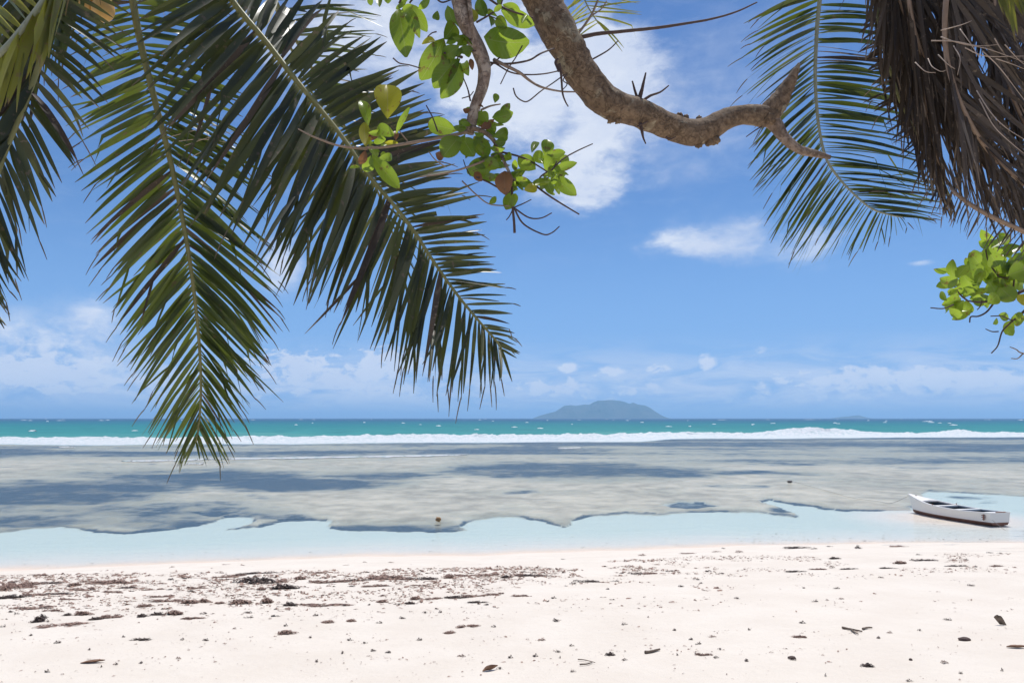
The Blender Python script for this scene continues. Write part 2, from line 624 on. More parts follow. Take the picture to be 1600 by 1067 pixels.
def build_ground():
    ys = np.concatenate([np.array([-400, -200, -100, -60, -35, -20, -12, -7, -3, 0, 1.5, 3.0]),
                         np.arange(3.6, 25, 0.055), 25 * (200 / 25) ** np.linspace(0, 1, 420)])
    nc = 620
    u = np.linspace(-1, 1, nc)
    hw = np.maximum(26, np.abs(ys) * 1.05 + 6)
    hw = np.where(ys < 0, np.maximum(hw, 60), hw)
    cols = np.sign(u) * (0.75 * np.abs(u) + 0.25 * np.abs(u) ** 3)
    X = hw[:, None] * cols[None, :]
    Y = np.repeat(ys[:, None], nc, 1)
    Z = ground_z(X, Y)
    # where each bed point shows in the photo, to carry the measured outlines over to the place
    bedz = -0.15 * (1 - 0.72 * sm(30, 48, Y))
    w = np.maximum(Y * math.cos(PITCH) + (bedz - CZ) * math.sin(PITCH), 0.5)
    PX = 800 + FPX * X / w
    PY = 533.5 - FPX * (-math.sin(PITCH) * Y + (bedz - CZ) * math.cos(PITCH)) / w
    jx = (fbm(X * 0.9, Y * 0.45, 4, 21) - 0.5)
    jy = (fbm(X * 0.8 + 40, Y * 0.4, 4, 33) - 0.5)
    jx2 = fbm(X * 2.6, Y * 1.3, 4, 23) - 0.5
    qx, qy = PX + 20 * jx + 14 * jx2, PY + 3.5 * jy + 3.0 * (fbm(X * 2.2 + 7, Y * 1.1, 4, 37) - 0.5)
    valid = Y > 14
    poly = list(densify(EDGE)) + [(2000, 600), (-400, 600)]
    flat = poly_mask(qx, qy, poly).astype(float)
    for h in HOLES:
        flat = np.where(poly_mask(qx, qy, h), 0.0, flat)
    flat = np.where(PX < -380, (qy < 834), flat)
    flat = np.where(PX > 1980, (qy < 777), flat) * valid
    # narrow drop-off along the rim of the flat
    rim_up = poly_mask(qx, qy + 1.9, poly) & valid
    rim = (rim_up != (flat > 0.5)) & valid
    weed = np.zeros_like(X)
    st = fbm(X * 0.16, Y * 0.30, 5, 51, 0.6)
    for (a, b, ra, rb, s) in WEED:
        d = np.sqrt(((PX + 60 * (st - 0.5) - a) / ra) ** 2 + ((PY + 9 * (fbm(X * 0.25, Y * 0.22, 4, 61) - 0.5) - b) / rb) ** 2)
        weed = np.maximum(weed, s * sm(1.45, 0.30, d))
    far = sm(724, 704, PY + 10 * (st - 0.5) + 0.004 * (PX - 800) * 0 - np.where(PX > 900, np.minimum(12, (PX - 900) * 0.03), 0))
    weed = np.maximum(weed, (0.40 + 0.55 * sm(0.35, 0.65, fbm(X * 0.03, Y * 0.12, 4, 99))) * far)
    weed = np.maximum(weed, 0.28 * sm(0.50, 0.66, st))
    patch = fbm(X * 0.10 + 9, Y * 0.55, 5, 77, 0.6)
    weed = weed * np.where(flat > 0.5, 1.0, np.where((PY > 764) & (PX > 1380), 0.9, 0.0))
    weed = np.clip(weed * (0.62 + 0.72 * patch), 0, 1)
    weed = np.maximum(weed, np.where(rim, 0.55 + 0.45 * sm(0.40, 0.56, fbm(X * 0.5 + 3, Y * 0.2, 3, 88)), 0)) * valid
    Z = Z + np.where(flat > 0.5, 0.10, 0) * valid - 0.10 * weed * valid * (flat > 0.5)
    Z = np.where(valid & (Y > shore_y(X) + 3), np.minimum(Z, -0.06), Z)
    bc = (ground(1425, 799) + ground(1563, 821)) / 2        # the boat rests in a few centimetres over a sand bar
    near = np.exp(-(((X - bc.x) / 4.0) ** 2 + ((Y - bc.y) / 3.6) ** 2) ** 2)
    Z = np.where(Z < -0.02, Z * (1 - near) - 0.022 * near, Z)
    Z0 = Z
    fl = sm(30, 48, Y)                                   # the outer flat lies only a hand's depth under the surface
    Z = Z * (1 - 0.72 * fl)
    Z = np.where(valid & (Y > surf_front(X) + 14), -2.5, Z)
    V = np.stack([X, Y, Z], -1).reshape(-1, 3)
    wet = sm(2.6, 0.2, shore_y(X) - Y + 0.5 * (fbm(X * 0.7, Y * 0.7, 3, 5) - 0.5))
    o = mesh('beach', V, grid_faces(len(ys), nc), M['sand'], attrs={'weed': weed.ravel(), 'flat': flat.ravel(), 'wet': wet.ravel()})
    tag(o, kind='structure')
    # water over the bed, same plan, from just inside the shore to under the surf
    keep = ys > 13
    Yw, Xw = Y[keep], X[keep]
    dep = np.clip(-Z0[keep], 0, 1)
    Zw = np.zeros_like(Yw)
    Vw = np.stack([Xw, Yw, Zw], -1).reshape(-1, 3)
    under = (Z[keep] < 0.012)
    nr = keep.sum()
    fs = np.array(grid_faces(nr, nc))
    ok = under.ravel()[fs].any(axis=1)
    beyond = (Yw > surf_front(Xw) + 15).ravel()
    ok &= ~beyond[fs].any(axis=1)
    w_ = mesh('water', Vw, fs[ok].tolist(), M['water'], attrs={'depth': dep.ravel()})
    tag(w_, kind='structure')


def sand_material():
    m, N, out = new_mat('coral_sand')
    pos = position(N)
    n1 = N.noise(pos, 1.3, 5)
    n2 = N.noise(pos, 160.0, 3, 0.7)
    n3 = N.noise(pos, 9.0, 6, 0.6)
    dry = N.mix(N.ramp(n1.outputs[0], 0.3, 0.7), (0.71, 0.63, 0.53), (0.76, 0.685, 0.585))
    dry = N.mix(N.ramp(n2.outputs[0], 0.35, 0.75, 0, 0.35), dry, (0.50, 0.43, 0.37))
    damp = N.mix(N.ramp(n1.outputs[0], 0.3, 0.7), (0.66, 0.53, 0.425), (0.71, 0.585, 0.48))
    c = N.mix(attr(N, 'wet'), dry, damp)
    under = N.ramp(N.vmath('DOT_PRODUCT', pos, (0, 0, 1)), 0.004, -0.06)
    c = N.mix(under, c, N.mix(n3.outputs[0], (0.575, 0.53, 0.48), (0.67, 0.62, 0.57)))
    streak = N.noise(N.vmath('MULTIPLY', pos, (0.8, 0.7, 1)), 0.9, 10, 0.70)
    coarse = N.noise(N.vmath('MULTIPLY', pos, (0.5, 0.35, 1)), 0.22, 6, 0.62)
    flatc = N.mix(N.ramp(N.math('ADD', N.math('MULTIPLY', streak.outputs[0], 0.65), N.math('MULTIPLY', coarse.outputs[0], 0.35)), 0.36, 0.62), FLAT_A, FLAT_B)
    c = N.mix(attr(N, 'flat'), c, flatc)
    wf = N.ramp(N.math('ADD', attr(N, 'weed'), N.math('MULTIPLY', N.math('SUBTRACT', N.math('ADD', N.math('MULTIPLY', streak.outputs[0], 0.55), N.math('MULTIPLY', coarse.outputs[0], 0.45)), 0.5), 4.4)), 0.16, 0.95)
    wf = N.math('MULTIPLY', wf, N.ramp(attr(N, 'weed'), 0.02, 0.16))
    c = N.mix(wf, c, N.mix(n3.outputs[0], WEED_A, WEED_B))
    h = N.math('ADD', N.math('MULTIPLY', n3.outputs[0], 1.0), N.math('MULTIPLY', n2.outputs[0], 0.25))
    b = principled(N, c, 0.9, 0.15, bump(N, h, 0.45, 0.035))
    N.link(b.outputs[0], out.inputs[0])
    return m


FLAT_A, FLAT_B = (0.362, 0.285, 0.220), (0.665, 0.522, 0.41)
WEED_A, WEED_B = (0.035, 0.050, 0.080), (0.10, 0.125, 0.155)
M['sand'] = sand_material()


def water_material():
    m, N, out = new_mat('lagoon_water')
    pos = position(N)
    dep = attr(N, 'depth')
    tr = N.n('ShaderNodeBsdfTransparent')
    N.link(N.mix(N.ramp(dep, 0.0, 0.16, 0, 1, False), (0.985, 0.995, 1.0), (0.825, 0.945, 0.965)), tr.inputs[0])
    gl = N.n('ShaderNodeBsdfGlossy')
    gl.inputs['Roughness'].default_value = 0.12
    gl.inputs['Color'].default_value = (1, 1, 1, 1)
    w1 = N.noise(N.vmath('MULTIPLY', pos, (0.55, 1.5, 1)), 1.1, 5, 0.6, 0.4)
    w2 = N.noise(N.vmath('MULTIPLY', pos, (1.0, 2.2, 1)), 5.0, 4, 0.6)
    h = N.math('ADD', w1.outputs[0], N.math('MULTIPLY', w2.outputs[0], 0.25))
    nb = bump(N, h, 1.0, 0.12)
    N.link(nb, gl.inputs['Normal'])
    fr = N.n('ShaderNodeFresnel')
    fr.inputs['IOR'].default_value = 1.33
    N.link(nb, fr.inputs['Normal'])
    f = N.math('MULTIPLY', fr.outputs[0], 0.42, True)
    f = N.math('MULTIPLY', f, N.ramp(dep, 0.0, 0.018, 0.35, 1.0))
    mx = N.n('ShaderNodeMixShader')
    N.link(f, mx.inputs[0])
    N.link(tr.outputs[0], mx.inputs[1])
    N.link(gl.outputs[0], mx.inputs[2])
    N.link(mx.outputs[0], out.inputs[0])
    return m


M['water'] = water_material()
build_ground()


# ------------------------------------------------------------------ open sea
def sea_material():
    m, N, out = new_mat('open_sea')
    pos = position(N)
    sp = N.n('ShaderNodeSeparateXYZ')
    N.link(pos, sp.inputs[0])
    y = N.math('LOGARITHM', sp.outputs[1], 10.0)
    nz = N.noise(N.vmath('MULTIPLY', pos, (0.6, 0.25, 1)), 0.03, 6, 0.6)
    y = N.math('ADD', y, N.math('MULTIPLY', N.math('SUBTRACT', nz.outputs[0], 0.5), 0.30))
    cr = N.n('ShaderNodeValToRGB')
    e = cr.color_ramp.elements
    stops = ((2.10, (0.11, 0.33, 0.30)), (2.28, (0.050, 0.265, 0.255)), (2.55, (0.028, 0.215, 0.225)), (2.85, (0.018, 0.145, 0.20)), (3.15, (0.012, 0.065, 0.14)), (3.7, (0.012, 0.05, 0.125)))
    while len(e) < len(stops):
        e.new(0.5)
    for el_, (p_, c_) in zip(e, stops):
        el_.position = (p_ - 2.0) / 2.0
        el_.color = c_ + (1,)
    N.link(N.ramp(y, 2.0, 4.0, 0, 1, False), cr.inputs[0])
    ch = N.noise(N.vmath('MULTIPLY', pos, (0.35, 0.5, 1)), 0.35, 7, 0.65)
    col = N.mix(N.ramp(ch.outputs[0], 0.35, 0.7, 0.0, 0.55), cr.outputs[0], N.mix(0.5, cr.outputs[0], (0.01, 0.06, 0.10)))
    df = N.n('ShaderNodeBsdfDiffuse')
    N.link(col, df.inputs[0])
    gl = N.n('ShaderNodeBsdfGlossy')
    gl.inputs['Roughness'].default_value = 0.25
    nb = bump(N, ch.outputs[0], 0.9, 1.2)
    N.link(nb, df.inputs['Normal'])
    N.link(nb, gl.inputs['Normal'])
    mx = N.n('ShaderNodeMixShader')
    mx.inputs[0].default_value = 0.10
    N.link(df.outputs[0], mx.inputs[1])
    N.link(gl.outputs[0], mx.inputs[2])
    N.link(mx.outputs[0], out.inputs[0])
    return m


M['sea'] = sea_material()
def build_sea():
    ys = np.concatenate([np.linspace(150, 420, 150), 420 * (24000 / 420) ** np.linspace(0.01, 1, 120)])
    nc = 420
    u = np.linspace(-1, 1, nc)
    hw = ys * 1.1 + 60
    X = hw[:, None] * u[None, :]
    Y = np.repeat(ys[:, None], nc, 1)
    Y = Y + np.where(np.arange(len(ys))[:, None] < 150, (surf_front(X) + 12 - 150) * (1 - np.minimum(1, np.arange(len(ys))[:, None] / 150)), 0)
    amp = 0.34 * np.exp(-((Y - 150) / 500))
    Z = amp * (2 * fbm(X * 0.02, Y * 0.09, 4, 91) - 1) * 1.5 - 0.05
    # a green swell rising behind the broken surf on the right of the island
    p = ground(1030, 679)
    sw = np.exp(-((X - p.x) / 22) ** 2) * np.exp(-((Y - (surf_front(X) + 40)) / 9) ** 2)
    q = ground(440, 679)
    sw2 = np.exp(-((X - q.x) / 18) ** 2) * np.exp(-((Y - (surf_front(X) + 42)) / 9) ** 2)
    Z = Z + 0.85 * sw + 0.6 * sw2
    Z = np.where(Y < surf_front(X) + 16, -0.05, Z)
    V = np.stack([X, Y, Z], -1).reshape(-1, 3)
    o = mesh('sea', V, grid_faces(len(ys), nc), M['sea'])
    tag(o, kind='structure')


build_sea()
m, N, out = new_mat('foam')
nz = N.noise(position(N), 1.4, 7, 0.7)
b = principled(N, N.mix(N.ramp(nz.outputs[0], 0.36, 0.56), (0.58, 0.70, 0.70), (0.86, 0.87, 0.87)), 0.9, 0.1, bump(N, nz.outputs[0], 0.9, 0.9))
N.link(b.outputs[0], out.inputs[0])
M['foam'] = m


def build_surf():
    nx = 2600
    xs = np.linspace(-330, 330, nx)
    prof = [(0.0, -0.06), (1.5, 0.05), (5, 0.07), (9, 0.09), (12, 0.14), (14.5, 0.42), (16, 0.75), (17.2, 0.95), (18.5, 1.0), (20, 0.85), (22, 0.5), (25, 0.12), (28, -0.08)]
    def gx(a):
        return ground(a, 680).x * 1.12
    h = 0.22 + 0.55 * fbm(xs * 0.045, xs * 0 + 3, 3, 15) + 0.35 * sm(0.45, 0.75, fbm(xs * 0.02, xs * 0 + 8, 2, 19))
    h = h * (0.55 + 0.75 * fbm(xs * 0.03, xs * 0 + 21, 3, 71)) + 0.65 * np.exp(-((xs - gx(1190)) / 6) ** 2) + 0.7 * np.exp(-((xs - gx(1245)) / 7) ** 2) + 0.55 * np.exp(-((xs - gx(1430)) / 4) ** 2) + 0.3 * np.exp(-((xs - gx(640)) / 12) ** 2)
    yf = surf_front(xs) + 9 * (fbm(xs * 0.07, xs * 0, 5, 44, 0.6) - 0.5)
    V = []
    for (dy, k) in prof:
        y = yf + dy + 2.0 * (fbm(xs * 0.22, xs * 0 + dy, 4, 45) - 0.5) * min(1, dy / 4 + 0.15)
        z = h * k if k > 0.2 else np.full(nx, k)
        if k > 0.1:
            z = z + k * (0.8 * (fbm(xs * 0.42, xs * 0 + dy * 0.3, 4, 46, 0.75) - 0.45) + 0.7 * np.maximum(0, fbm(xs * 0.9, xs * 0 + dy * 0.5, 3, 48, 0.8) - 0.55))
        V.append(np.stack([xs, y, z + 0.02], -1))
    o = mesh('breaking_surf', np.concatenate(V), grid_faces(len(prof), nx), M['foam'])
    tag(o, kind='stuff')


build_surf()


def foam_strip(pxs, half, name, seed):
    P = [ground(a, b) for a, b in pxs]
    path = catmull([tuple(p) for p in P], 120)
    V = []
    rows = [(-1, 0.004), (-0.55, 0.07), (0, 0.11), (0.5, 0.06), (1, 0.004)]
    s = np.linspace(0, 1, 120)
    wd = half * np.minimum(1, 8 * np.minimum(s, 1 - s) + 0.02) * np.maximum(0.02, 2.6 * (fbm(s * 22, s * 0, 4, seed, 0.7) - 0.30))
    for r, z in rows:
        V.append(np.stack([path[:, 0], path[:, 1] + r * wd, np.full(120, z)], -1))
    return np.concatenate(V), grid_faces(5, 120)


parts = []
for pts, half, sd_ in (([(190, 721), (260, 720), (330, 717.5)], 0.8, 1), ([(320, 718), (450, 716), (600, 713.5), (730, 711)], 1.0, 2),
                       ([(872, 701), (890, 700.5), (908, 699.5)], 0.9, 3), ([(92, 699), (105, 698.6), (116, 699)], 0.6, 4), ([(290, 725.5), (305, 725), (318, 725.5)], 0.35, 6)):
    v, f = foam_strip(pts, half, '', sd_)
    parts.append((v.tolist(), f))
v, f = join(parts)
tag(mesh('foam_line', v, f, M['foam']), kind='stuff')


def build_whitecaps():
    rng = random.Random(4)
    caps = [(37, 656.5, 6), (47, 657, 4), (95, 657, 8), (158, 657, 5), (168, 656.5, 4), (210, 673, 4), (50, 673, 5), (395, 656, 4), (470, 655.5, 4), (490, 655.5, 4), (630, 661, 3), (685, 665, 4),
            (745, 671, 4), (804, 667, 5), (823, 660, 3), (844, 669, 5), (905, 656, 3), (948, 655, 3), (980, 657, 3), (1045, 666.5, 6), (1078, 666, 2), (1128, 656, 8), (1200, 655.5, 4), (1208, 661.5, 4), (1265, 655.5, 10), (1310, 662, 3), (1305, 661, 3),
            (1383, 660, 3), (1448, 658.5, 7), (1455, 660, 5), (1490, 664, 6), (1545, 655.5, 4), (1595, 656.5, 5), (1177, 663, 3), (750, 656, 3), (770, 658, 2)]
    for _ in range(34):
        caps.append((rng.uniform(0, 1600), 654.5 + 10 * rng.random() ** 2, rng.uniform(1.2, 3.2)))
    parts = []
    for (a, b, w) in caps:
        p = ground(a, b)
        d = p.y
        hw = w * d / FPX
        hh = min(1.4 * d / FPX, 0.9) * rng.uniform(0.6, 1.0)
        V, F = [], []
        for i, t in enumerate(np.linspace(-1, 1, 9)):
            k = max(0.03, (1 - t * t)) * rng.uniform(0.5, 1)
            V += [(p.x + hw * t, p.y - 1.5 * k, -0.4), (p.x + hw * t, p.y - 0.3, hh * k), (p.x + hw * t, p.y + 0.8, hh * k * 0.9), (p.x + hw * t, p.y + 2.5 * k, -0.4)]
        parts.append((V, grid_faces(9, 4)))
    v, f = join(parts)
    tag(mesh('whitecaps', v, f, M['foam']), kind='stuff')


build_whitecaps()


# ------------------------------------------------------------------ islands on the horizon
def island_material():
    m, N, out = new_mat('wooded_island')
    pos = position(N)
    n = N.noise(pos, 0.012, 7, 0.62)
    c = N.mix(N.ramp(n.outputs[0], 0.35, 0.65), (0.030, 0.055, 0.028), (0.085, 0.095, 0.06))
    b = principled(N, c, 0.95, 0.1, bump(N, n.outputs[0], 0.6, 25))
    N.link(b.outputs[0], out.inputs[0])
    return m


M['island'] = island_material()
ISLE_Y = 5000.0


def island(name, prof, Y, seed, label):
    """skyline measured in the photo, with real spurs and gullies running down to the water on both sides"""
    xs0 = np.array([at(a, 653, Y).x for a, b in prof])
    zs0 = np.array([max(0, (653.2 - b) / FPX * Y) for a, b in prof])
    nx, ny = 220, 60
    xs = np.linspace(xs0[0], xs0[-1], nx)
    top = np.interp(xs, xs0, zs0)
    wid = (xs0[-1] - xs0[0]) * 0.30
    vs = np.linspace(-1, 1, ny)
    X = np.repeat(xs[None, :], ny, 0)
    V_ = np.repeat(vs[:, None], nx, 1)
    ridge = wid * 0.25 * (fbm(X / wid * 1.5, X * 0, 3, seed) - 0.5)
    prof_ = np.clip(1 - np.abs(V_) ** 1.15, 0, 1)
    rough = (fbm(X / wid * 9, V_ * 3 + 5, 5, seed + 3, 0.6) - 0.5) * np.abs(V_) * 1.6 * prof_
    Z = top[None, :] * np.clip(prof_ + rough * 0.55, 0, 1) - 3 * (np.abs(V_) > 0.97)
    Yy = Y + V_ * wid * (0.35 + 0.65 * np.sqrt(np.maximum(top, 0.01) / top.max()))[None, :] + ridge
    o = mesh(name, np.stack([X, Yy, Z], -1).reshape(-1, 3), grid_faces(ny, nx), M['island'])
    tag(o, label, kind='structure')


island('island', [(831, 653.2), (845, 648), (858, 644.5), (868, 642), (876, 637), (882, 633), (892, 632), (900, 633), (908, 632), (915, 631), (921, 631.5), (927, 628), (935, 625), (945, 624.5), (956, 624), (968, 625), (977, 627), (984, 630), (990, 628), (997, 631), (1008, 632.5), (1016, 636), (1024, 642), (1033, 648), (1042, 652), (1046, 653.2)], ISLE_Y, 12, 'long hazy blue island with a flat-topped summit on the horizon')
island('island', [(1296, 653.2), (1306, 651.5), (1316, 650.5), (1326, 649.8), (1334, 648.6), (1342, 648.0), (1349, 650), (1358, 652), (1364, 653.2)], 5600.0, 25, 'tiny faint island low on the horizon')

# air between the camera and the islands
hz_s = (20000.0, 26000.0, 262.0)
hz_v = []
for z in (-4.0, 124.0):
    for (x, y) in ((-30000, -900), (30000, -900), (30000, 25500), (-30000, 25500)):
        hz_v.append((x, y, z))
m, N, out = new_mat('sea_haze')
vol = N.n('ShaderNodeVolumePrincipled')
vol.inputs['Color'].default_value = (0.47, 0.75, 1.0, 1)
vol.inputs['Density'].default_value = 0.00021
vol.inputs['Anisotropy'].default_value = 0.3
N.link(vol.outputs[0], out.inputs['Volume'])
M['haze'] = m
hz = mesh('haze', hz_v, [(3, 2, 1, 0), (4, 5, 6, 7), (0, 1, 5, 4), (1, 2, 6, 5), (2, 3, 7, 6), (3, 0, 4, 7)], M['haze'], smooth=False)
tag(hz, kind='stuff')


# ------------------------------------------------------------------ the boat
M['boat_white'] = plain('boat_white_paint', (0.80, 0.76, 0.69), 0.45, 0.4, 0.05, 3)
M['boat_brown'] = plain('boat_brown_bottom_paint', (0.20, 0.085, 0.05), 0.6, 0.3, 0.3, 5)
M['boat_dark'] = plain('boat_grey_inside', (0.055, 0.065, 0.08), 0.7, 0.3, 0.3, 6)
M['boat_grey'] = plain('boat_weathered_seat', (0.42, 0.38, 0.36), 0.7, 0.3, 0.2, 5)
M['boat_rust'] = plain('boat_rusty_fittings', (0.24, 0.11, 0.07), 0.6, 0.4, 0.3, 20)
M['rope'] = plain('mooring_rope', (0.30, 0.28, 0.26), 0.9, 0.1, 0.3, 50)


def build_boat():
    bow, stern = ground(1425, 799), ground(1563, 821)
    axis = (bow - stern)
    L = axis.length
    ax = axis.normalized()
    side = Vector((-ax.y, ax.x, 0))         # far side
    if side.y < 0:
        side = -side
    root = empty('rowing_boat', (stern + bow) / 2)
    tag(root, 'white wooden rowing boat with brown bottom moored in the shallows', 'boat')
    S = L / 4.6
    # stations: s along (0 stern..1 bow), half beam at sheer, half beam at waterline, keel z, sheer z
    st = [(0.0, 0.46, 0.36, -0.02, 0.47), (0.12, 0.52, 0.43, -0.08, 0.45), (0.28, 0.58, 0.49, -0.12, 0.43), (0.45, 0.60, 0.50, -0.14, 0.44), (0.6, 0.57, 0.46, -0.14, 0.47),
          (0.74, 0.47, 0.35, -0.13, 0.53), (0.86, 0.31, 0.20, -0.11, 0.60), (0.94, 0.155, 0.08, -0.08, 0.67), (1.0, 0.03, 0.015, 0.0, 0.73)]
    A = catmull([(s, a, b, k, z) for s, a, b, k, z in st], 40)
    stripe = 0.115

    def P(s, off, z, rake=True):
        r = 0.045 * L * max(0, s - 0.86) / 0.14 * (z - 0.1) / 0.6 if rake else 0
        return stern + ax * (s * L * 0.985 + r) + side * (off * S) + Vector((0, 0, z * S))

    def section(a, inner=0.0):
        s, hb, hw, kz, sz = a
        pts = [(0.0, kz), (hw * 0.55, kz + 0.03), (hw * 0.88, kz + 0.5 * (stripe - kz) * 0.6), (hw + (hb - hw) * 0.25, stripe), (hw + (hb - hw) * 0.62, stripe + (sz - stripe) * 0.5), (hb, sz)]
        return [(max(0.002, o - inner), z + (inner if i < 3 else 0)) for i, (o, z) in enumerate(pts)]
    for sgn in (-1, 1):
        top, bot = [], []
        for a in A:
            sec = section(a)
            bot += [P(a[0], sgn * o, z) for o, z in sec[:4]]
            top += [P(a[0], sgn * o, z) for o, z in sec[3:]]
        n = len(A)
        mesh('hull_side', top, grid_faces(n, 3), M['boat_white'], root)
        mesh('hull_bottom', bot, grid_faces(n, 4), M['boat_brown'], root)
        inn = []
        for a in A:
            sec = section((a[0], a[1], a[2], a[3], a[4] - 0.012), 0.03)
            inn += [P(min(a[0], 0.985), sgn * o, z) for o, z in sec]
        mesh('inner_side', inn, grid_faces(n, 6), M['boat_dark'], root)
        # gunwale rail
        path = [P(a[0], sgn * (a[1] - 0.012), a[4] + 0.004) for a in A]
        V, F = [], []
        for i, a in enumerate(A):
            o1, o2, z = a[1] + 0.018, max(0.0, a[1] - 0.055), a[4]
            for (o, zz) in ((o1, z - 0.03), (o1, z + 0.016), (o2, z + 0.016), (o2, z - 0.03)):
                V.append(P(a[0], sgn * o, zz))
        for i in range(n - 1):
            for k in range(4):
                k2 = (k + 1) % 4
                F.append((i * 4 + k, i * 4 + k2, (i + 1) * 4 + k2, (i + 1) * 4 + k))
        F += [(0, 1, 2, 3), tuple((n - 1) * 4 + k for k in (3, 2, 1, 0))]
        mesh('gunwale', V, F, M['boat_white'], root, smooth=False)

    def at_s(s):
        return np.array([np.interp(s, A[:, 0], A[:, i]) for i in range(5)])

    def slab(name, s0, s1, z0, z1, mat, k=0.94, sheer=False, crown=0.0, steps=8):
        V, F = [], []
        for i in range(steps + 1):
            s = s0 + (s1 - s0) * i / steps
            a = at_s(s)
            o = max(0.01, a[1] * k)
            zt = (a[4] + z1) if sheer else z1
            zb = (a[4] + z0) if sheer else z0
            V += [P(s, -o, zb), P(s, -o, zt), P(s, 0, zt + crown), P(s, o, zt), P(s, o, zb)]
        for i in range(steps):
            for q in range(5):
                q2 = (q + 1) % 5
                F.append((i * 5 + q, i * 5 + q2, (i + 1) * 5 + q2, (i + 1) * 5 + q))
        F += [(4, 3, 2, 1, 0), tuple(steps * 5 + q for q in range(5))]
        return mesh(name, V, F, mat, root, smooth=False)
    slab('foredeck', 0.78, 0.985, -0.035, 0.008, M['boat_white'], 0.93, True, 0.03)
    slab('thwart', 0.66, 0.79, 0.34, 0.38, M['boat_grey'], 0.90)
    slab('thwart', 0.575, 0.635, 0.40, 0.455, M['boat_white'], 0.92)
    slab('thwart', 0.32, 0.375, 0.375, 0.435, M['boat_white'], 0.92)
    slab('stern_seat', 0.05, 0.11, 0.40, 0.45, M['boat_white'], 0.92)
    slab('floor_boards', 0.03, 0.76, 0.02, 0.045, M['boat_dark'], 0.62)
    # transom
    a = A[0]
    sec = section(a)
    V = [P(-0.003, o, z) for o, z in sec[3:]] + [P(-0.003, -o, z) for o, z in sec[3:][::-1]]
    V2 = [p + ax * 0.035 for p in V]
    n = len(V)
    F = [tuple(range(n)), tuple(range(2 * n - 1, n - 1, -1))] + [(i, i + n, (i + 1) % n + n, (i + 1) % n) for i in range(n)]
    mesh('transom', V + V2, F, M['boat_white'], root, smooth=False)
    V = [P(-0.003, o, z) for o, z in sec[:4]] + [P(-0.003, -o, z) for o, z in sec[1:4][::-1]]
    V2 = [p + ax * 0.03 for p in V]
    n = len(V)
    F = [tuple(range(n)), tuple(range(2 * n - 1, n - 1, -1))] + [(i, i + n, (i + 1) % n + n, (i + 1) % n) for i in range(n)]
    mesh('transom_foot', V + V2, F, M['boat_brown'], root, smooth=False)

    def box(name, c, dx, dy, dz, mat):
        V = [c + ax * (i * dx) + side * (j * dy) + Vector((0, 0, k * dz)) for i in (-1, 1) for j in (-1, 1) for k in (-1, 1)]
        F = [(0, 1, 3, 2), (4, 6, 7, 5), (0, 4, 5, 1), (2, 3, 7, 6), (0, 2, 6, 4), (1, 5, 7, 3)]
        return mesh(name, V, F, mat, root, smooth=False)
    # rusty gudgeons and bracket on the near quarter, dark motor pad on the transom
    for z, w in ((0.22, 0.05), (0.29, 0.035), (0.36, 0.05)):
        box('bracket', P(0.055, -0.485 - 0.02 * (z - 0.2), z), 0.09 * S if z > 0.25 else 0.05 * S, 0.012, 0.012 * S, M['boat_rust'])
    box('bracket_post', P(0.052, -0.50, 0.29), 0.018 * S, 0.012, 0.11 * S, M['boat_rust'])
    box('motor_pad', P(0.012, 0.10, 0.455), 0.03 * S, 0.20 * S, 0.045 * S, M['boat_rust'])
    cle = box('bow_cleat', P(0.93, 0.0, 0.70), 0.03 * S, 0.012, 0.02, M['boat_rust'])
    cr = box('rowlock', P(0.60, -0.57, 0.50), 0.015, 0.012, 0.03, M['boat_rust'])
    cr = box('rowlock', P(0.60, 0.57, 0.50), 0.015, 0.012, 0.03, M['boat_rust'])
    return P(1.0, 0, 0.66), P(-0.012, -0.40, 0.22)


BOW, STERN = build_boat()


def rope(pts, label, r=0.0075):
    path = catmull([tuple(p) for p in pts], 50)
    v, f = tube(path, [r] * 50, 6)
    o = mesh('mooring_rope', v, f, M['rope'], origin=pts[0])
    tag(o, label, 'rope', None)


b1 = ground(1234, 753)
rope([BOW, BOW.lerp(ground(1372, 783), 0.55) + Vector((0, 0, -0.17)), ground(1372, 783, 0.02), ground(1330, 777, 0.012), ground(1290, 766, 0.012), b1 + Vector((0.2, 0, 0.03))], 'thin slack rope trailing from the boat bow to the dark float')
s1 = ground(1640, 838)
rope([STERN, STERN.lerp(s1, 0.3) + Vector((0, 0, -0.22)), s1.lerp(STERN, 0.3) * 1 + Vector((0, 0, -0.10)), s1 + Vector((0, 0, 0.01))], 'thin rope running from the boat stern towards the shore', 0.006)


def lump(name, c, rx, ry, rz, mat, label, cat, seed, amp=0.35, group=None):
    V, F = [], []
    nu, nv = 16, 10
    for j in range(nv + 1):
        ph = math.pi * j / nv
        for i in range(nu):
            th = 2 * math.pi * i / nu
            d = Vector((math.sin(ph) * math.cos(th), math.sin(ph) * math.sin(th), math.cos(ph)))
            k = 1 + amp * (mnoise.noise(d * 1.7 + Vector((seed, 0, 0))) + 0.5 * mnoise.noise(d * 4 + Vector((0, seed, 0))))
            V.append(c + Vector((d.x * rx * k, d.y * ry * k, d.z * rz * k)))
    for j in range(nv):
        for i in range(nu):
            i2 = (i + 1) % nu
            F.append((j * nu + i, j * nu + i2, (j + 1) * nu + i2, (j + 1) * nu + i))
    o = mesh(name, V, F, mat, origin=c)
    tag(o, label, cat, group)
    return o


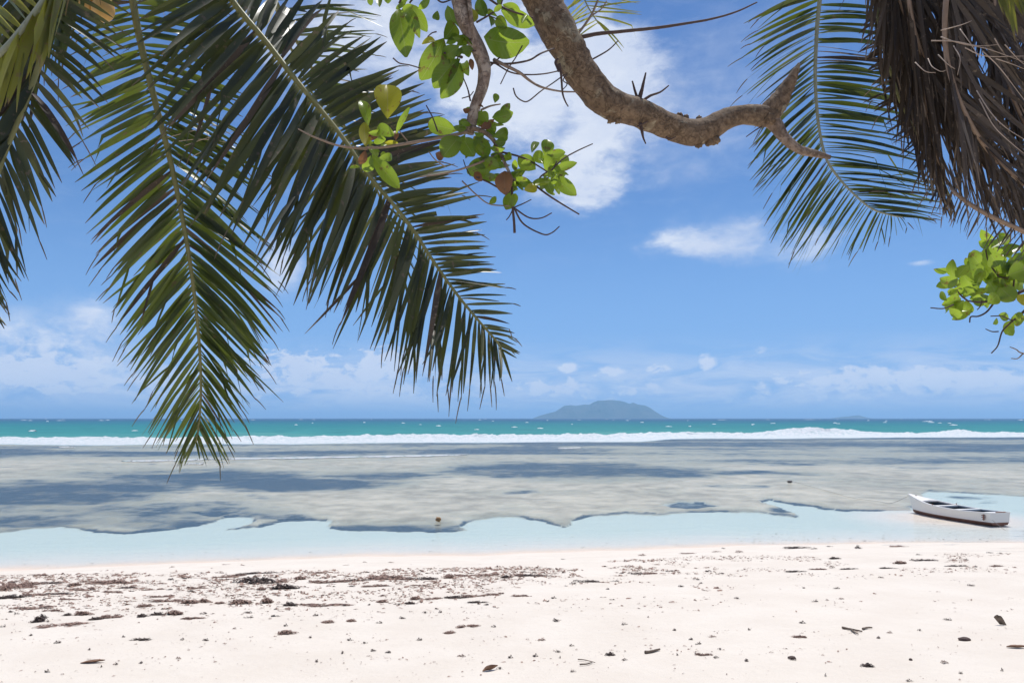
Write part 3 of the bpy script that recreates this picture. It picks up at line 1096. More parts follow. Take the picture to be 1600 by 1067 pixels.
M['husk'] = plain('wet_husk', (0.34, 0.18, 0.07), 0.6, 0.4, 0.4, 14, 0.4)
M['float'] = plain('dark_float', (0.06, 0.045, 0.04), 0.5, 0.4, 0.3, 10)
M['stone'] = plain('dark_stone', (0.09, 0.06, 0.05), 0.8, 0.3, 0.4, 30, 0.5)
lump('coconut_husk', ground(685, 811, 0.03), 0.095, 0.08, 0.085, M['husk'], 'orange-brown coconut husk lying in the shallow water', 'husk', 2.0)
lump('mooring_float', b1 + Vector((0, 0, 0.03)), 0.15, 0.10, 0.06, M['float'], 'small dark mooring float far out on the pale flat', 'float', 5.0)


# ------------------------------------------------------------------ coconut palms
def leaflet_geo(P0, P1, width, roll, sag, fold, rng, segs=8, tip=0.0, vdir=None, curl=0.0):
    """one leaflet: folded along its midrib, drooping, tapering to a thread"""
    P0, P1 = Vector(P0), Vector(P1)
    L = (P1 - P0).length
    mid = (P0 + P1) * 0.5 + Vector((0, 0, sag * L)) + Vector((rng.gauss(0, 0.025), rng.gauss(0, 0.025), 0)) * L
    view = vdir if vdir is not None else (CAM - P0).normalized()
    V, F, A = [], [], []
    for i in range(segs + 1):
        s = i / segs
        p = P0 * (1 - s) ** 2 + mid * (2 * s * (1 - s)) + P1 * s ** 2
        T = ((mid - P0) * (1 - s) + (P1 - mid) * s).normalized()
        W = T.cross(view)
        if W.length < 1e-3:
            W = T.cross(Vector((0, 0, 1)))
        W.normalize()
        Nn = W.cross(T).normalized()
        a = roll + curl * (s - 0.3)
        Wr = W * math.cos(a) + Nn * math.sin(a)
        Nr = Nn * math.cos(a) - W * math.sin(a)
        w = 0.5 * width * min(1.0, 0.30 + 3.2 * s) * (1 - s ** 2.6) ** 0.9 + 0.0012
        k = fold * (1 - 0.6 * s)
        V += [p - Wr * w + Nr * (w * k), p, p + Wr * w + Nr * (w * k)]
        A += [s, s, s]
    for i in range(segs):
        for j in range(2):
            F.append((i * 3 + j, i * 3 + j + 1, (i + 1) * 3 + j + 1, (i + 1) * 3 + j))
    return V, F, A


def keyed(keys, t):
    ts = [k[0] for k in keys]
    return [float(np.interp(t, ts, [k[i] for k in keys])) for i in range(1, len(keys[0]))]


class Palm:
    def __init__(self, label, base, crown, trunk_mid, group):
        self.root = empty('coconut_palm', base)
        tag(self.root, label, 'palm tree', group)
        self.leaf = []
        path = catmull([tuple(base), *[tuple(p) for p in trunk_mid], tuple(crown)], 40)
        rad = [0.20 - 0.075 * min(1, i / 30) + 0.03 * math.exp(-i / 2) + 0.008 * (i % 2) for i in range(40)]
        v, f = tube(path, rad, 16, 0.10, 5.0)
        mesh('trunk', v, f, M['palm_trunk'], self.root)

    def frond(self, pts, sides, n, r0, r1, mats, seed, t0=0.1, label=None, width=0.045, roll=0.25, sag=0.05, fold=0.35, jit=0.05, ljit=0.08, gap=0.03, tone=(0.2, 0.8), vdir=None, tips=0.0, pale=None):
        rng = random.Random(seed)
        P = catmull([tuple(at(*p)) for p in pts], 90)
        e = empty('frond', P[0], self.root)
        if label:
            e['label'] = label
        rad = [r0 + (r1 - r0) * (i / 89) ** 0.8 for i in range(90)]
        v, f = tube(P, rad, 8, 0.05, 9.0, 0.75)
        mesh('stalk', v, f, M[mats[1]], e)
        for si, keys in enumerate(sides):
            if not keys:
                continue
            for i in range(n):
                t = t0 + (1 - t0) * ((i + rng.uniform(-0.36, 0.36) + 0.5) / n) ** 0.86
                if t > 1 or rng.random() < gap:
                    continue
                if t < keys[0][0] - 1e-6 or t > keys[-1][0] + 1e-6:
                    continue
                ii = min(88, int(t * 89))
                b = Vector(P[ii]).lerp(Vector(P[ii + 1]), t * 89 - ii)
                bx, by = project(b)
                dx, dy, dd = keyed(keys, t)
                ang = rng.gauss(0, jit)
                k = 1 + rng.gauss(0, ljit)
                if rng.random() < 0.10:
                    k *= rng.uniform(0.55, 0.9)
                ddx, ddy = dx * math.cos(ang) - dy * math.sin(ang), dx * math.sin(ang) + dy * math.cos(ang)
                tip = at(bx + ddx * k, by + ddy * k, max(0.8, b.y + dd + rng.gauss(0, 0.07)))
                L = (tip - b).length
                w = width * rng.uniform(0.75, 1.15) * (0.45 + 0.55 * min(1, L / 0.55)) * (1 - 0.45 * min(1, max(0, (t - 0.72) / 0.2)))
                V, F, A = leaflet_geo(b, tip, w, roll + rng.gauss(0, 0.28), sag * rng.uniform(0.3, 1.6), fold * rng.uniform(0.5, 1.3), rng, vdir=vdir, curl=rng.gauss(0, 0.6))
                q_ = rng.random()
                if q_ < 0.30:                       # split end
                    s_ = rng.uniform(0.5, 0.7)
                    k0 = int(s_ * 8) * 3 + 1
                    off = Vector((rng.gauss(0, 0.05), rng.gauss(0, 0.05), rng.gauss(0, 0.05) - 0.02))
                    V2, F2, A2 = leaflet_geo(V[k0], tip + off * (L / 0.6), w * 0.45, roll + rng.gauss(0, 0.4), 0.03, fold, rng, 4)
                    F += [tuple(x + len(V) for x in f) for f in F2]
                    V += V2
                    A += [s_ + (1 - s_) * x for x in A2]
                elif q_ < 0.36:                     # snapped, the end hanging
                    k0 = rng.choice((4, 5, 6))
                    c0 = V[k0 * 3 + 1]
                    for x in range((k0 + 1) * 3, len(V)):
                        dv = V[x] - c0
                        V[x] = c0 + Vector((dv.x * 0.35, dv.y * 0.35, -dv.length * 0.9 + dv.z * 0.1))
                tx, ty = project(tip)
                vis = 0
                for (qx, qy) in ((bx, by), ((bx + tx) / 2, (by + ty) / 2), (tx, ty)):
                    if -10 < qx < 1610 and -10 < qy < 1077:
                        vis += 1
                self.leaf.append((vis * math.hypot(tx - bx, ty - by) * (w / 0.04), V, F, A, rng.uniform(*tone), M['palm_dry' if mats[0] in ('palm_green', 'palm_dark') and rng.random() < 0.045 else mats[0]], e, b))
                # torn, dried thread hanging from the end of some leaflets
                if rng.random() < tips:
                    q = tip + (tip - b).normalized() * rng.uniform(0.03, 0.09) + Vector((rng.gauss(0, 0.012), 0, -rng.uniform(0.0, 0.05)))
                    V2, F2, A2 = leaflet_geo(tip - (tip - b) * 0.04, q, 0.004, 0.3, 0.10, 0.1, rng, 4)
                    self.leaf.append((0, V2, F2, [1.0] * len(A2), 0.3, M[mats[0]], e, b))
        return e, P

    def finish(self):
        L = sorted(self.leaf, key=lambda q: -q[0])
        for (sc, V, F, A, tone, mt, e, b) in L[:298]:
            mesh('leaflet', V, F, mt, e, origin=b, attrs={'tone': [tone] * len(V), 'along': A})
        rest = {}
        for q in L[298:]:
            rest.setdefault(q[5].name, []).append(q)
        for k, qs in rest.items():
            V, F, A, T = [], [], [], []
            for (sc, v, f, a, tone, mt, e, b) in qs:
                o = len(V)
                V += v
                F += [tuple(i + o for i in x) for x in f]
                A += a
                T += [tone] * len(v)
            o = mesh('small_leaflets', V, F, qs[0][5], self.root, attrs={'tone': T, 'along': A})
            o['kind'] = 'stuff'


def g(x, y):
    return Vector((x, y, gz(x, y) - 0.05))


# ---- the palm on the left
crownL = at(205, -430, 4.2)
PL = Palm('green coconut palm whose long fronds hang into the view on the left, with orange coconuts', g(-6.2, -1.5), crownL, [Vector((-5.6, 0.4, 4.2)), Vector((-3.9, 2.4, 6.2))], None)
GREEN = ('palm_green', 'rachis_green')
# the big frond hanging straight down
PL.frond([(205, -430, 4.2), (190, -250, 4.35), (198, -80, 4.5), (214, 40, 4.55), (240, 150, 4.6), (268, 260, 4.65), (292, 380, 4.7), (308, 500, 4.75), (314, 600, 4.8), (310, 670, 4.82), (306, 690, 4.83)],
         [[(0.34, -90, 20, -.1), (0.44, -108, 40, -.1), (0.52, -116, 66, -.15), (0.60, -122, 104, -.15), (0.70, -112, 132, -.1), (0.80, -96, 126, -.1), (0.90, -70, 105, 0), (0.97, -36, 68, 0), (1.0, -10, 32, 0)],
          [(0.34, 120, 5, .1), (0.44, 150, 40, .1), (0.52, 150, 75, .15), (0.60, 145, 110, .15), (0.70, 135, 125, .1), (0.80, 104, 110, .1), (0.90, 62, 92, 0), (0.97, 32, 64, 0), (1.0, 6, 30, 0)]],
         100, 0.038, 0.006, GREEN, 11, 0.335, width=0.037, roll=0.35, sag=0.045, tone=(0.1, 1.0), tips=0.35, gap=0.05)
# the diagonal frond, its lower leaflets hanging steeply, the upper ones held out to the right
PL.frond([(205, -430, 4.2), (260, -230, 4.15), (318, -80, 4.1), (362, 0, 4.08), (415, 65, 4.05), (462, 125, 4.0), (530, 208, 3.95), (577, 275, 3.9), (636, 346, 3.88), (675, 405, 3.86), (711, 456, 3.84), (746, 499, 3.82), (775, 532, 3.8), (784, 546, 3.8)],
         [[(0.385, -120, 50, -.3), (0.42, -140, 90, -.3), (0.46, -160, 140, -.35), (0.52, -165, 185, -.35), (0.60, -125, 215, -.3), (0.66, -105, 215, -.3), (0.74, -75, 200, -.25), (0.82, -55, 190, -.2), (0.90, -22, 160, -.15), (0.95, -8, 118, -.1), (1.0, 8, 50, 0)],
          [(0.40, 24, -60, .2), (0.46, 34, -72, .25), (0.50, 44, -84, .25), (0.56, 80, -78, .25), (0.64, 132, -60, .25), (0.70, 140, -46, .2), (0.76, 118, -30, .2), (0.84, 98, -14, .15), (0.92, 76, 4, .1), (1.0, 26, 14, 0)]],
         112, 0.036, 0.006, ('palm_dark', 'rachis_green'), 12, 0.33, width=0.041, roll=0.2, sag=0.03, tone=(0.0, 0.8), tips=0.25, gap=0.03, jit=0.07)
# a second, darker row of leaflets behind the diagonal frond
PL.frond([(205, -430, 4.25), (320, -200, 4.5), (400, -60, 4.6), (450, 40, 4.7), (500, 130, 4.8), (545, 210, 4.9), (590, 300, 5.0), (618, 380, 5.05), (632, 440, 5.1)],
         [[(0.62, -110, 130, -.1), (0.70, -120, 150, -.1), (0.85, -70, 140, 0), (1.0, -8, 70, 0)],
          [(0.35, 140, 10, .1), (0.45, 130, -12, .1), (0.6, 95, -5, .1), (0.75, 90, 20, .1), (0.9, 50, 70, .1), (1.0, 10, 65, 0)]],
         34, 0.022, 0.005, ('palm_dark', 'rachis_green'), 13, 0.33, width=0.032, roll=0.5, tone=(0.0, 0.7), gap=0.10, tips=0.2)
# the short frond running down along the left border
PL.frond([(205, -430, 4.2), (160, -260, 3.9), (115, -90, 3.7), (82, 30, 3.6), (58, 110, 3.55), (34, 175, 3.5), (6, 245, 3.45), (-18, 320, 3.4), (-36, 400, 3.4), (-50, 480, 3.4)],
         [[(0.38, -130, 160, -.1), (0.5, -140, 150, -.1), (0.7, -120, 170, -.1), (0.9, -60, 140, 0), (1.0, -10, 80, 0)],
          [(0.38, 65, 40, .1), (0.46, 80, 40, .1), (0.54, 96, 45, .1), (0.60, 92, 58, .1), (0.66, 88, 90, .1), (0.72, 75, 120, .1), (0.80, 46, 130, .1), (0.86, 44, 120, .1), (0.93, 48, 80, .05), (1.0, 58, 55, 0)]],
         56, 0.034, 0.008, ('palm_dark', 'rachis_green'), 14, 0.36, width=0.044, roll=0.3, sag=0.06, tone=(0.0, 0.45), tips=0.3, gap=0.06)
# the yellow-green frond in the top left corner, its stalk crossing the corner
PL.frond([(205, -430, 4.2), (150, -190, 3.6), (104, -50, 3.3), (68, 2, 3.2), (36, 44, 3.15), (2, 82, 3.1), (-60, 140, 3.05), (-150, 220, 3.0)],
         [[(0.4, -80, -70, .2), (0.6, -85, -75, .2), (0.8, -90, -80, .2), (1.0, -60, -40, 0)],
          [(0.40, -26, 190, -.1), (0.5, -35, 170, -.1), (0.62, -50, 130, -.1), (0.75, -40, 140, -.1), (0.9, -30, 120, 0), (1.0, -20, 60, 0)]],
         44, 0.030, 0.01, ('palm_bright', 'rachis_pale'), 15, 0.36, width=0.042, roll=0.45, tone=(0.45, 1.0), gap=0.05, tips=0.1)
# another frond passing over, its leaflets hanging between the corner frond and the hanging frond
PL.frond([(205, -430, 4.2), (170, -260, 4.0), (130, -130, 3.9), (100, -60, 3.9), (70, -20, 3.95), (40, 10, 4.0), (0, 30, 4.1)],
         [None, [(0.42, 14, 150, 0), (0.6, -6, 175, 0), (0.75, -26, 200, 0), (0.9, -30, 190, 0), (1.0, -30, 120, 0)]],
         30, 0.03, 0.008, GREEN, 16, 0.4, width=0.05, roll=0.4, tone=(0.0, 0.5), gap=0.06, tips=0.2)
# leaflets reaching out to the right along the top, behind
PL.frond([(205, -430, 4.25), (330, -180, 4.9), (400, -70, 5.2), (430, 10, 5.3), (452, 70, 5.4), (480, 130, 5.5), (512, 190, 5.6)],
         [[(0.85, -30, 70, 0), (1.0, -10, 60, 0)],
          [(0.45, 130, 20, .1), (0.62, 152, 8, .1), (0.75, 140, 6, .1), (0.88, 110, 14, .1), (1.0, 60, 30, 0)]],
         30, 0.028, 0.006, GREEN, 17, 0.42, width=0.036, roll=0.75, tone=(0.2, 0.9), gap=0.08, tips=0.35)
# the tip of a sunlit frond dipping in at the top centre, beyond the thick branch
PL.frond([(205, -430, 4.2), (420, -480, 5.2), (640, -360, 6.2), (800, -180, 6.8), (890, -50, 7.0), (918, 10, 7.0), (936, 38, 7.0)],
         [[(0.78, -70, 80, 0), (0.88, -50, 60, 0), (0.94, -40, 36, 0), (1.0, -48, 22, 0)],
          [(0.78, 130, 10, .1), (0.88, 110, 0, .1), (0.92, 98, -14, .1), (0.96, 90, 4, .1), (0.985, 70, 26, 0), (1.0, 40, 42, 0)]],
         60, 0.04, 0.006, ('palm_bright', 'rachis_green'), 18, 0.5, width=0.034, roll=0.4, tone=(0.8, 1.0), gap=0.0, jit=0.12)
# remaining fronds of the crown, above and behind the view
for k, (ax_, ay_) in enumerate(((-500, -700), (-250, -1500), (350, -1700), (60, -900))):
    PL.frond([(205, -430, 4.2), (205 + ax_ * 0.35, -430 + ay_ * 0.5, 4.0 - 0.5 * k * 0.4), (205 + ax_ * 0.8, -430 + ay_ * 0.8, 3.4), (205 + ax_ * 1.3, -430 + ay_ * 0.75, 2.9)],
             [[(0.1, -120, 60, 0), (0.7, -150, 100, 0), (1.0, -20, 60, 0)], [(0.1, 120, 60, 0), (0.7, 150, 100, 0), (1.0, 20, 60, 0)]],
             26, 0.034, 0.01, GREEN, 30 + k, 0.15, width=0.045, roll=0.4)
PL.finish()


def loose_strips(pts_list, mat, parent, name, r=0.004):
    for pts in pts_list:
        path = catmull([tuple(at(*p)) for p in pts], 14)
        v, f = tube(path, [r * (1 - 0.6 * i / 13) for i in range(14)], 5)
        mesh(name, v, f, mat, parent)


# dried threads tangled between the two big fronds
loose_strips([[(262, 215, 4.4), (300, 205, 4.35), (345, 196, 4.3), (385, 212, 4.3)], [(270, 222, 4.4), (310, 218, 4.4), (350, 222, 4.3), (392, 238, 4.3)],
              [(288, 228, 4.4), (330, 214, 4.3), (372, 204, 4.3)], [(300, 245, 4.4), (330, 230, 4.3), (350, 224, 4.3)], [(300, 185, 4.4), (322, 206, 4.4), (330, 236, 4.4)],
              [(236, 0, 4.9), (240, 16, 4.9), (234, 30, 4.9)], [(252, -5, 4.9), (256, 22, 4.9), (262, 40, 4.9)], [(268, -5, 4.9), (264, 26, 4.9), (268, 44, 4.9)]], M['fibre'], PL.root, 'dry_thread', 0.0022)
for (px, py, r_) in ((133, 6, 0.058), (161, 12, 0.062), (150, -16, 0.06)):
    c = at(px, py, 4.35)
    V, F = [], []
    for j in range(13):
        ph = math.pi * j / 12
        for i in range(18):
            th = 2 * math.pi * i / 18
            k = 1 + 0.06 * math.cos(3 * th)
            V.append(c + Vector((r_ * k * math.sin(ph) * math.cos(th), r_ * k * math.sin(ph) * math.sin(th), r_ * 1.25 * math.cos(ph) - 0.02 * math.sin(ph))))
    for j in range(12):
        for i in range(18):
            i2 = (i + 1) % 18
            F.append((j * 18 + i, j * 18 + i2, (j + 1) * 18 + i2, (j + 1) * 18 + i))
    mesh('coconut', V, F, M['coconut'], PL.root)
    v, f = tube(catmull([tuple(c + Vector((0, 0, r_))), tuple(c + Vector((0.01, 0.02, 0.25))), tuple(crownL)], 12), [0.012] * 12, 6)
    mesh('fruit_stalk', v, f, M['rachis_green'], PL.root)

# ---- the palm on the right
crownR = at(1470, -420, 4.4)
PR = Palm('coconut palm at the right with one green frond and a skirt of dead brown fronds', g(6.6, -1.2), crownR, [Vector((5.6, 0.6, 4.4)), Vector((3.9, 2.6, 6.2))], None)
DRY = ('palm_dry', 'rachis_dry')
# the green frond hanging at its left, seen almost edge on
PR.frond([(1470, -420, 4.4), (1370, -300, 4.6), (1302, -120, 4.75), (1281, 0, 4.8), (1275, 75, 4.82), (1274, 131, 4.84), (1279, 195, 4.86), (1290, 245, 4.88), (1308, 275, 4.9), (1334, 303, 4.9), (1362, 326, 4.92), (1392, 336, 4.95), (1410, 339, 4.95)],
         [[(0.48, -105, 40, -.1), (0.56, -105, 60, -.1), (0.62, -95, 80, -.1), (0.72, -95, 100, -.1), (0.80, -80, 130, -.1), (0.88, -72, 110, -.05), (0.94, -36, 70, 0), (1.0, 20, 12, 0)],
          [(0.46, 150, -5, .2), (0.56, 150, 10, .2), (0.66, 155, 22, .2), (0.76, 165, 30, .2), (0.84, 155, 22, .2), (0.90, 125, 16, .1), (0.95, 90, 10, .1), (1.0, 48, 6, 0)]],
         92, 0.030, 0.006, ('palm_green', 'rachis_pale'), 41, 0.45, width=0.030, roll=0.95, sag=0.06, tone=(0.0, 0.6), tips=0.2, gap=0.02, jit=0.035)
# dying frond, stalk curving down beside the green one, stubs curling on its left
PR.frond([(1470, -420, 4.4), (1400, -200, 4.3), (1368, -40, 4.25), (1380, 70, 4.22), (1396, 125, 4.2), (1411, 170, 4.2), (1440, 222, 4.2), (1463, 262, 4.2), (1479, 296, 4.2), (1486, 312, 4.2)],
         [[(0.62, -26, 24, 0), (0.72, -30, 16, 0), (0.82, -40, 22, 0), (0.92, -24, 32, 0), (1.0, -10, 34, 0)],
          [(0.45, 50, 150, .1), (0.58, 60, 165, .1), (0.70, 55, 150, .1), (0.82, 46, 120, .1), (0.92, 30, 75, .1), (1.0, 4, 40, 0)]],
         58, 0.03, 0.007, ('palm_dry', 'rachis_green'), 42, 0.42, 'dying brown frond with curled stubs', width=0.036, roll=0.5, sag=0.05, tone=(0.0, 0.5), gap=0.05, tips=0.2, jit=0.1)
# dead fronds folded down into a dense skirt
SK = [([(1470, -420, 4.4), (1440, -200, 4.0), (1420, -60, 3.85), (1425, 30, 3.8), (1450, 110, 3.8), (1490, 190, 3.8), (1530, 250, 3.8), (1580, 300, 3.85), (1640, 340, 3.9)], 51, 'dead brown frond hanging down',
       [[(0.35, -20, 190, 0), (0.5, -16, 200, 0), (0.65, -8, 180, 0), (0.8, -14, 120, 0), (1.0, -12, 50, 0)], [(0.35, 30, 200, 0), (0.55, 50, 190, 0), (0.75, 60, 160, 0), (1.0, 50, 60, 0)]]),
      ([(1470, -420, 4.4), (1500, -180, 3.9), (1480, -20, 3.6), (1478, 80, 3.55), (1500, 160, 3.5), (1540, 230, 3.5), (1590, 280, 3.5), (1650, 320, 3.5)], 52, 'dead brown frond hanging down',
       [[(0.35, -40, 190, 0), (0.5, -30, 210, 0), (0.7, -20, 170, 0), (0.85, -20, 110, 0), (1.0, -12, 50, 0)], [(0.35, 40, 210, 0), (0.55, 55, 200, 0), (0.8, 60, 150, 0), (1.0, 50, 60, 0)]]),
      ([(1470, -420, 4.4), (1540, -200, 4.0), (1550, -60, 3.75), (1556, 40, 3.7), (1575, 130, 3.65), (1610, 210, 3.6), (1660, 270, 3.6)], 53, 'dead brown frond hanging down',
       [[(0.35, -60, 190, 0), (0.5, -50, 210, 0), (0.7, -45, 180, 0), (1.0, -30, 70, 0)], [(0.35, 45, 210, 0), (0.6, 60, 190, 0), (1.0, 50, 60, 0)]]),
      ([(1470, -420, 4.4), (1560, -240, 4.3), (1620, -90, 4.2), (1640, 30, 4.2), (1640, 130, 4.2), (1620, 220, 4.2), (1590, 290, 4.2)], 54, 'dead brown frond hanging down',
       [[(0.35, -80, 160, 0), (0.55, -90, 170, 0), (0.8, -70, 120, 0), (1.0, -30, 50, 0)], [(0.35, 30, 200, 0), (0.6, 20, 190, 0), (1.0, 10, 60, 0)]]),
      ([(1470, -420, 4.4), (1400, -240, 4.1), (1385, -80, 4.0), (1405, 0, 4.0), (1424, 60, 4.0), (1440, 130, 4.0), (1452, 200, 4.0), (1468, 262, 4.0)], 55, 'dead brown frond hanging down',
       [[(0.36, -22, 170, 0), (0.6, -12, 160, 0), (0.85, 2, 110, 0), (1.0, 4, 60, 0)], [(0.36, 20, 190, 0), (0.6, 26, 180, 0), (0.85, 30, 120, 0), (1.0, 10, 60, 0)]])]
for pts, sd_, lab, sides in SK:
    if sd_ in (51, 52, 53):
        sides = [[(t_, dx_ + (0.10 + 0.30 * t_) * dy_, dy_ * 0.95, dd_) for t_, dx_, dy_, dd_ in k_] for k_ in sides]
    PR.frond(pts, sides, 88, 0.026, 0.008, DRY, sd_, 0.33, lab, width=0.024, roll=0.6, sag=0.02, tone=(0.0, 0.8), gap=0.05, tips=0.15, jit=0.15, ljit=0.18)
# the stout dead stalk at the bottom of the skirt
PR.frond([(1470, -420, 4.4), (1760, -300, 3.8), (1930, 60, 3.5), (1850, 340, 3.4), (1740, 402, 3.4), (1660, 390, 3.4), (1600, 362, 3.42), (1560, 344, 3.45), (1526, 326, 3.5), (1500, 308, 3.55), (1486, 294, 3.6)],
         [[(0.70, -50, 30, 0), (0.8, -46, 34, 0), (0.9, -34, 40, 0), (1.0, -12, 40, 0)], [(0.70, -40, -60, 0), (0.85, -30, -70, 0), (1.0, -8, -40, 0)]],
         70, 0.050, 0.010, DRY, 56, 0.7, 'stout dead stalk at the bottom of the brown skirt', width=0.018, roll=0.7, tone=(0.3, 1.0), gap=0.15)
# a few still-green leaflets drooping over the top right corner
PR.frond([(1470, -420, 4.4), (1500, -260, 3.6), (1530, -140, 3.3), (1560, -60, 3.25), (1600, -20, 3.2), (1680, 10, 3.2)],
         [[(0.4, -10, 90, 0), (0.6, 10, 120, 0), (0.8, 24, 140, 0), (1.0, 20, 60, 0)], [(0.4, 20, 80, 0), (0.6, 40, 120, 0), (1.0, 30, 60, 0)]],
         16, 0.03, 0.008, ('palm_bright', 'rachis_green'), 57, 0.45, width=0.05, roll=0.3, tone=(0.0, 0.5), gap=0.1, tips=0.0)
for k, (ax_, ay_) in enumerate(((500, -700), (-300, -1500), (350, -1600))):
    PR.frond([(1470, -420, 4.4), (1470 + ax_ * 0.35, -420 + ay_ * 0.5, 4.0 - 0.5 * k * 0.4), (1470 + ax_ * 0.8, -420 + ay_ * 0.8, 3.4), (1470 + ax_ * 1.3, -420 + ay_ * 0.75, 2.9)],
             [[(0.1, -120, 60, 0), (0.7, -150, 100, 0), (1.0, -20, 60, 0)], [(0.1, 120, 60, 0), (0.7, 150, 100, 0), (1.0, 20, 60, 0)]],
             26, 0.034, 0.01, GREEN, 60 + k, 0.15, width=0.045, roll=0.4)
PR.finish()
# pale dry strips tangled across the dead fronds
loose_strips([[(1470, 58, 3.4), (1500, 68, 3.35), (1540, 76, 3.3), (1575, 88, 3.3), (1602, 98, 3.3)], [(1455, 64, 3.4), (1490, 65, 3.35), (1530, 72, 3.3), (1560, 70, 3.3)],
              [(1500, 46, 3.35), (1516, 68, 3.3), (1530, 90, 3.3)], [(1508, 75, 3.3), (1540, 88, 3.3), (1600, 88, 3.3)], [(1430, 98, 3.4), (1446, 112, 3.35), (1462, 114, 3.35)],
              [(1450, 92, 3.4), (1456, 104, 3.35), (1470, 112, 3.3), (1478, 110, 3.3)], [(1466, 86, 3.35), (1480, 100, 3.3), (1492, 108, 3.3)], [(1535, 80, 3.3), (1560, 104, 3.3), (1588, 140, 3.3), (1610, 170, 3.3)],
              [(1526, 142, 3.35), (1548, 176, 3.3), (1572, 200, 3.3), (1602, 219, 3.3)], [(1530, 155, 3.35), (1552, 196, 3.3), (1578, 222, 3.3), (1600, 240, 3.3)], [(1556, 92, 3.3), (1580, 100, 3.3), (1600, 108, 3.3)],
              [(1470, 48, 3.35), (1500, 40, 3.3), (1518, 33, 3.3)], [(1490, 72, 3.35), (1500, 92, 3.3), (1496, 118, 3.3)], [(1570, 70, 3.3), (1590, 92, 3.3), (1604, 104, 3.3)], [(1554, 60, 3.3), (1562, 74, 3.3), (1566, 80, 3.3)]],
             M['fibre'], PR.root, 'dry_strip', 0.0027)

# ------------------------------------------------------------------ broad-leaved trees
def leaf_geo(base, tip, width, rng, roll=0.0, fold=0.25, curl=0.18, pet=0.06):
    """obovate leaf: short stalk, widest beyond the middle, blunt end, gently cupped"""
    base, tip = Vector(base), Vector(tip)
    T0 = tip - base
    L = T0.length
    T = T0.normalized()
    view = (CAM - base).normalized()
    W = T.cross(view)
    W = W.normalized() if W.length > 1e-3 else T.cross(Vector((0, 0, 1))).normalized()
    Nn = W.cross(T).normalized()
    W, Nn = W * math.cos(roll) + Nn * math.sin(roll), Nn * math.cos(roll) - W * math.sin(roll)
    nr, nc = 11, 7
    V, A = [], []
    C = []
    wav = rng.uniform(0, 6)
    for i in range(nr):
        s = i / (nr - 1)
        if s < pet:
            w = 0.02
        else:
            q = (s - pet) / (1 - pet)
            w = (math.sin(math.pi * q ** 0.82) ** 0.62) * (0.72 + 0.42 * q)
            if i == nr - 1:
                w = 0.10
        c = base + T * (L * s) + Nn * (-curl * L * (s - 0.5) ** 2 * 4 * 0.5)
        for j in range(nc):
            k = (j / (nc - 1)) * 2 - 1
            edge = 0.05 * math.sin(wav + s * 9 + k) * abs(k)
            V.append(c + W * (k * w * width * 0.5) + Nn * ((abs(k) ** 1.3 * fold + edge) * w * width * 0.5))
            A.append(s)
            C.append(k)
    return V, grid_faces(nr, nc), A, C


class Tree:
    def __init__(self, label, base, group=None):
        self.root = empty('broadleaf_tree', base)
        tag(self.root, label, 'tree', group)

    def limb(self, pts, name, mat, sides=10, rough=0.0, rs=8.0, n=None, px=True, parent=None):
        """pts: (photo x, photo y, distance, radius in photo px), or world points with a radius in metres"""
        if px:
            q = [tuple(at(a, b, d)) + (r * d / FPX,) for a, b, d, r in pts]
        else:
            q = pts
        n = n or max(8, 7 * len(pts))
        C = catmull(q, n)
        v, f = tube(C[:, :3], np.maximum(C[:, 3], 0.0008), sides, rough, rs)
        return mesh(name, v, f, M[mat], parent or self.root)

    def leaf(self, b, t, w, d, rng, mat='tree_leaf', tone=None, roll=None, dd=None):
        B = at(b[0], b[1], d)
        dd = rng.uniform(-0.06, 0.06) if dd is None else dd
        Tp = at(t[0], t[1], d + dd)
        V, F, A, C = leaf_geo(B, Tp, 1.22 * w * d / FPX, rng, rng.uniform(-0.45, 0.45) if roll is None else roll, rng.uniform(0.1, 0.45), rng.uniform(-0.1, 0.5))
        tone = rng.uniform(0.1, 0.9) if tone is None else tone
        return mesh('leaf', V, F, M[mat], self.root, origin=B, attrs={'tone': [tone] * len(V), 'along': A, 'across': C})


T1 = Tree('gnarled broad-leaved tree whose thick bare branch crosses the top of the view', g(-1.9, -1.6))
tb = ORIGIN[T1.root.name]
J = at(700, -420, 3.3)
T1.limb([tuple(tb) + (0.30,), (-1.9, -0.9, 3.6, 0.24), (-1.5, 0.3, 5.0, 0.20), (-0.9, 1.8, 6.0, 0.17), tuple(J) + (0.14,)], 'trunk', 'bark', 24, 0.12, 4.0, 60, px=False)
# the thick branch
T1.limb([(700, -420, 3.3, 50), (770, -200, 3.45, 38), (822, -50, 3.55, 31), (850, 5, 3.6, 30), (868, 40, 3.6, 31), (885, 72, 3.62, 28), (903, 104, 3.65, 27), (926, 138, 3.68, 26), (956, 163, 3.7, 25), (1000, 177, 3.75, 22.5),
         (1037, 194, 3.8, 21.5), (1075, 206, 3.82, 21), (1104, 204, 3.85, 20), (1130, 188, 3.86, 17.5), (1162, 180, 3.88, 16), (1188, 181, 3.9, 17.5), (1206, 182, 3.9, 17), (1214, 188, 3.9, 12)], 'branch', 'bark', 28, 0.16, 9.0, 120)
T1.limb([(1194, 182, 3.9, 15), (1206, 172, 3.9, 17), (1222, 151, 3.9, 14), (1236, 126, 3.88, 9), (1244, 110, 3.87, 5.5), (1249, 99, 3.86, 2.5)], 'branch_stub', 'bark', 18, 0.2, 14.0, 30)
T1.limb([(1199, 184, 3.9, 13), (1212, 196, 3.9, 12), (1226, 216, 3.9, 9), (1247, 233, 3.9, 7), (1272, 240, 3.92, 6), (1297, 246, 3.94, 3.5)], 'side_branch', 'bark_pale', 16, 0.16, 14.0, 40)
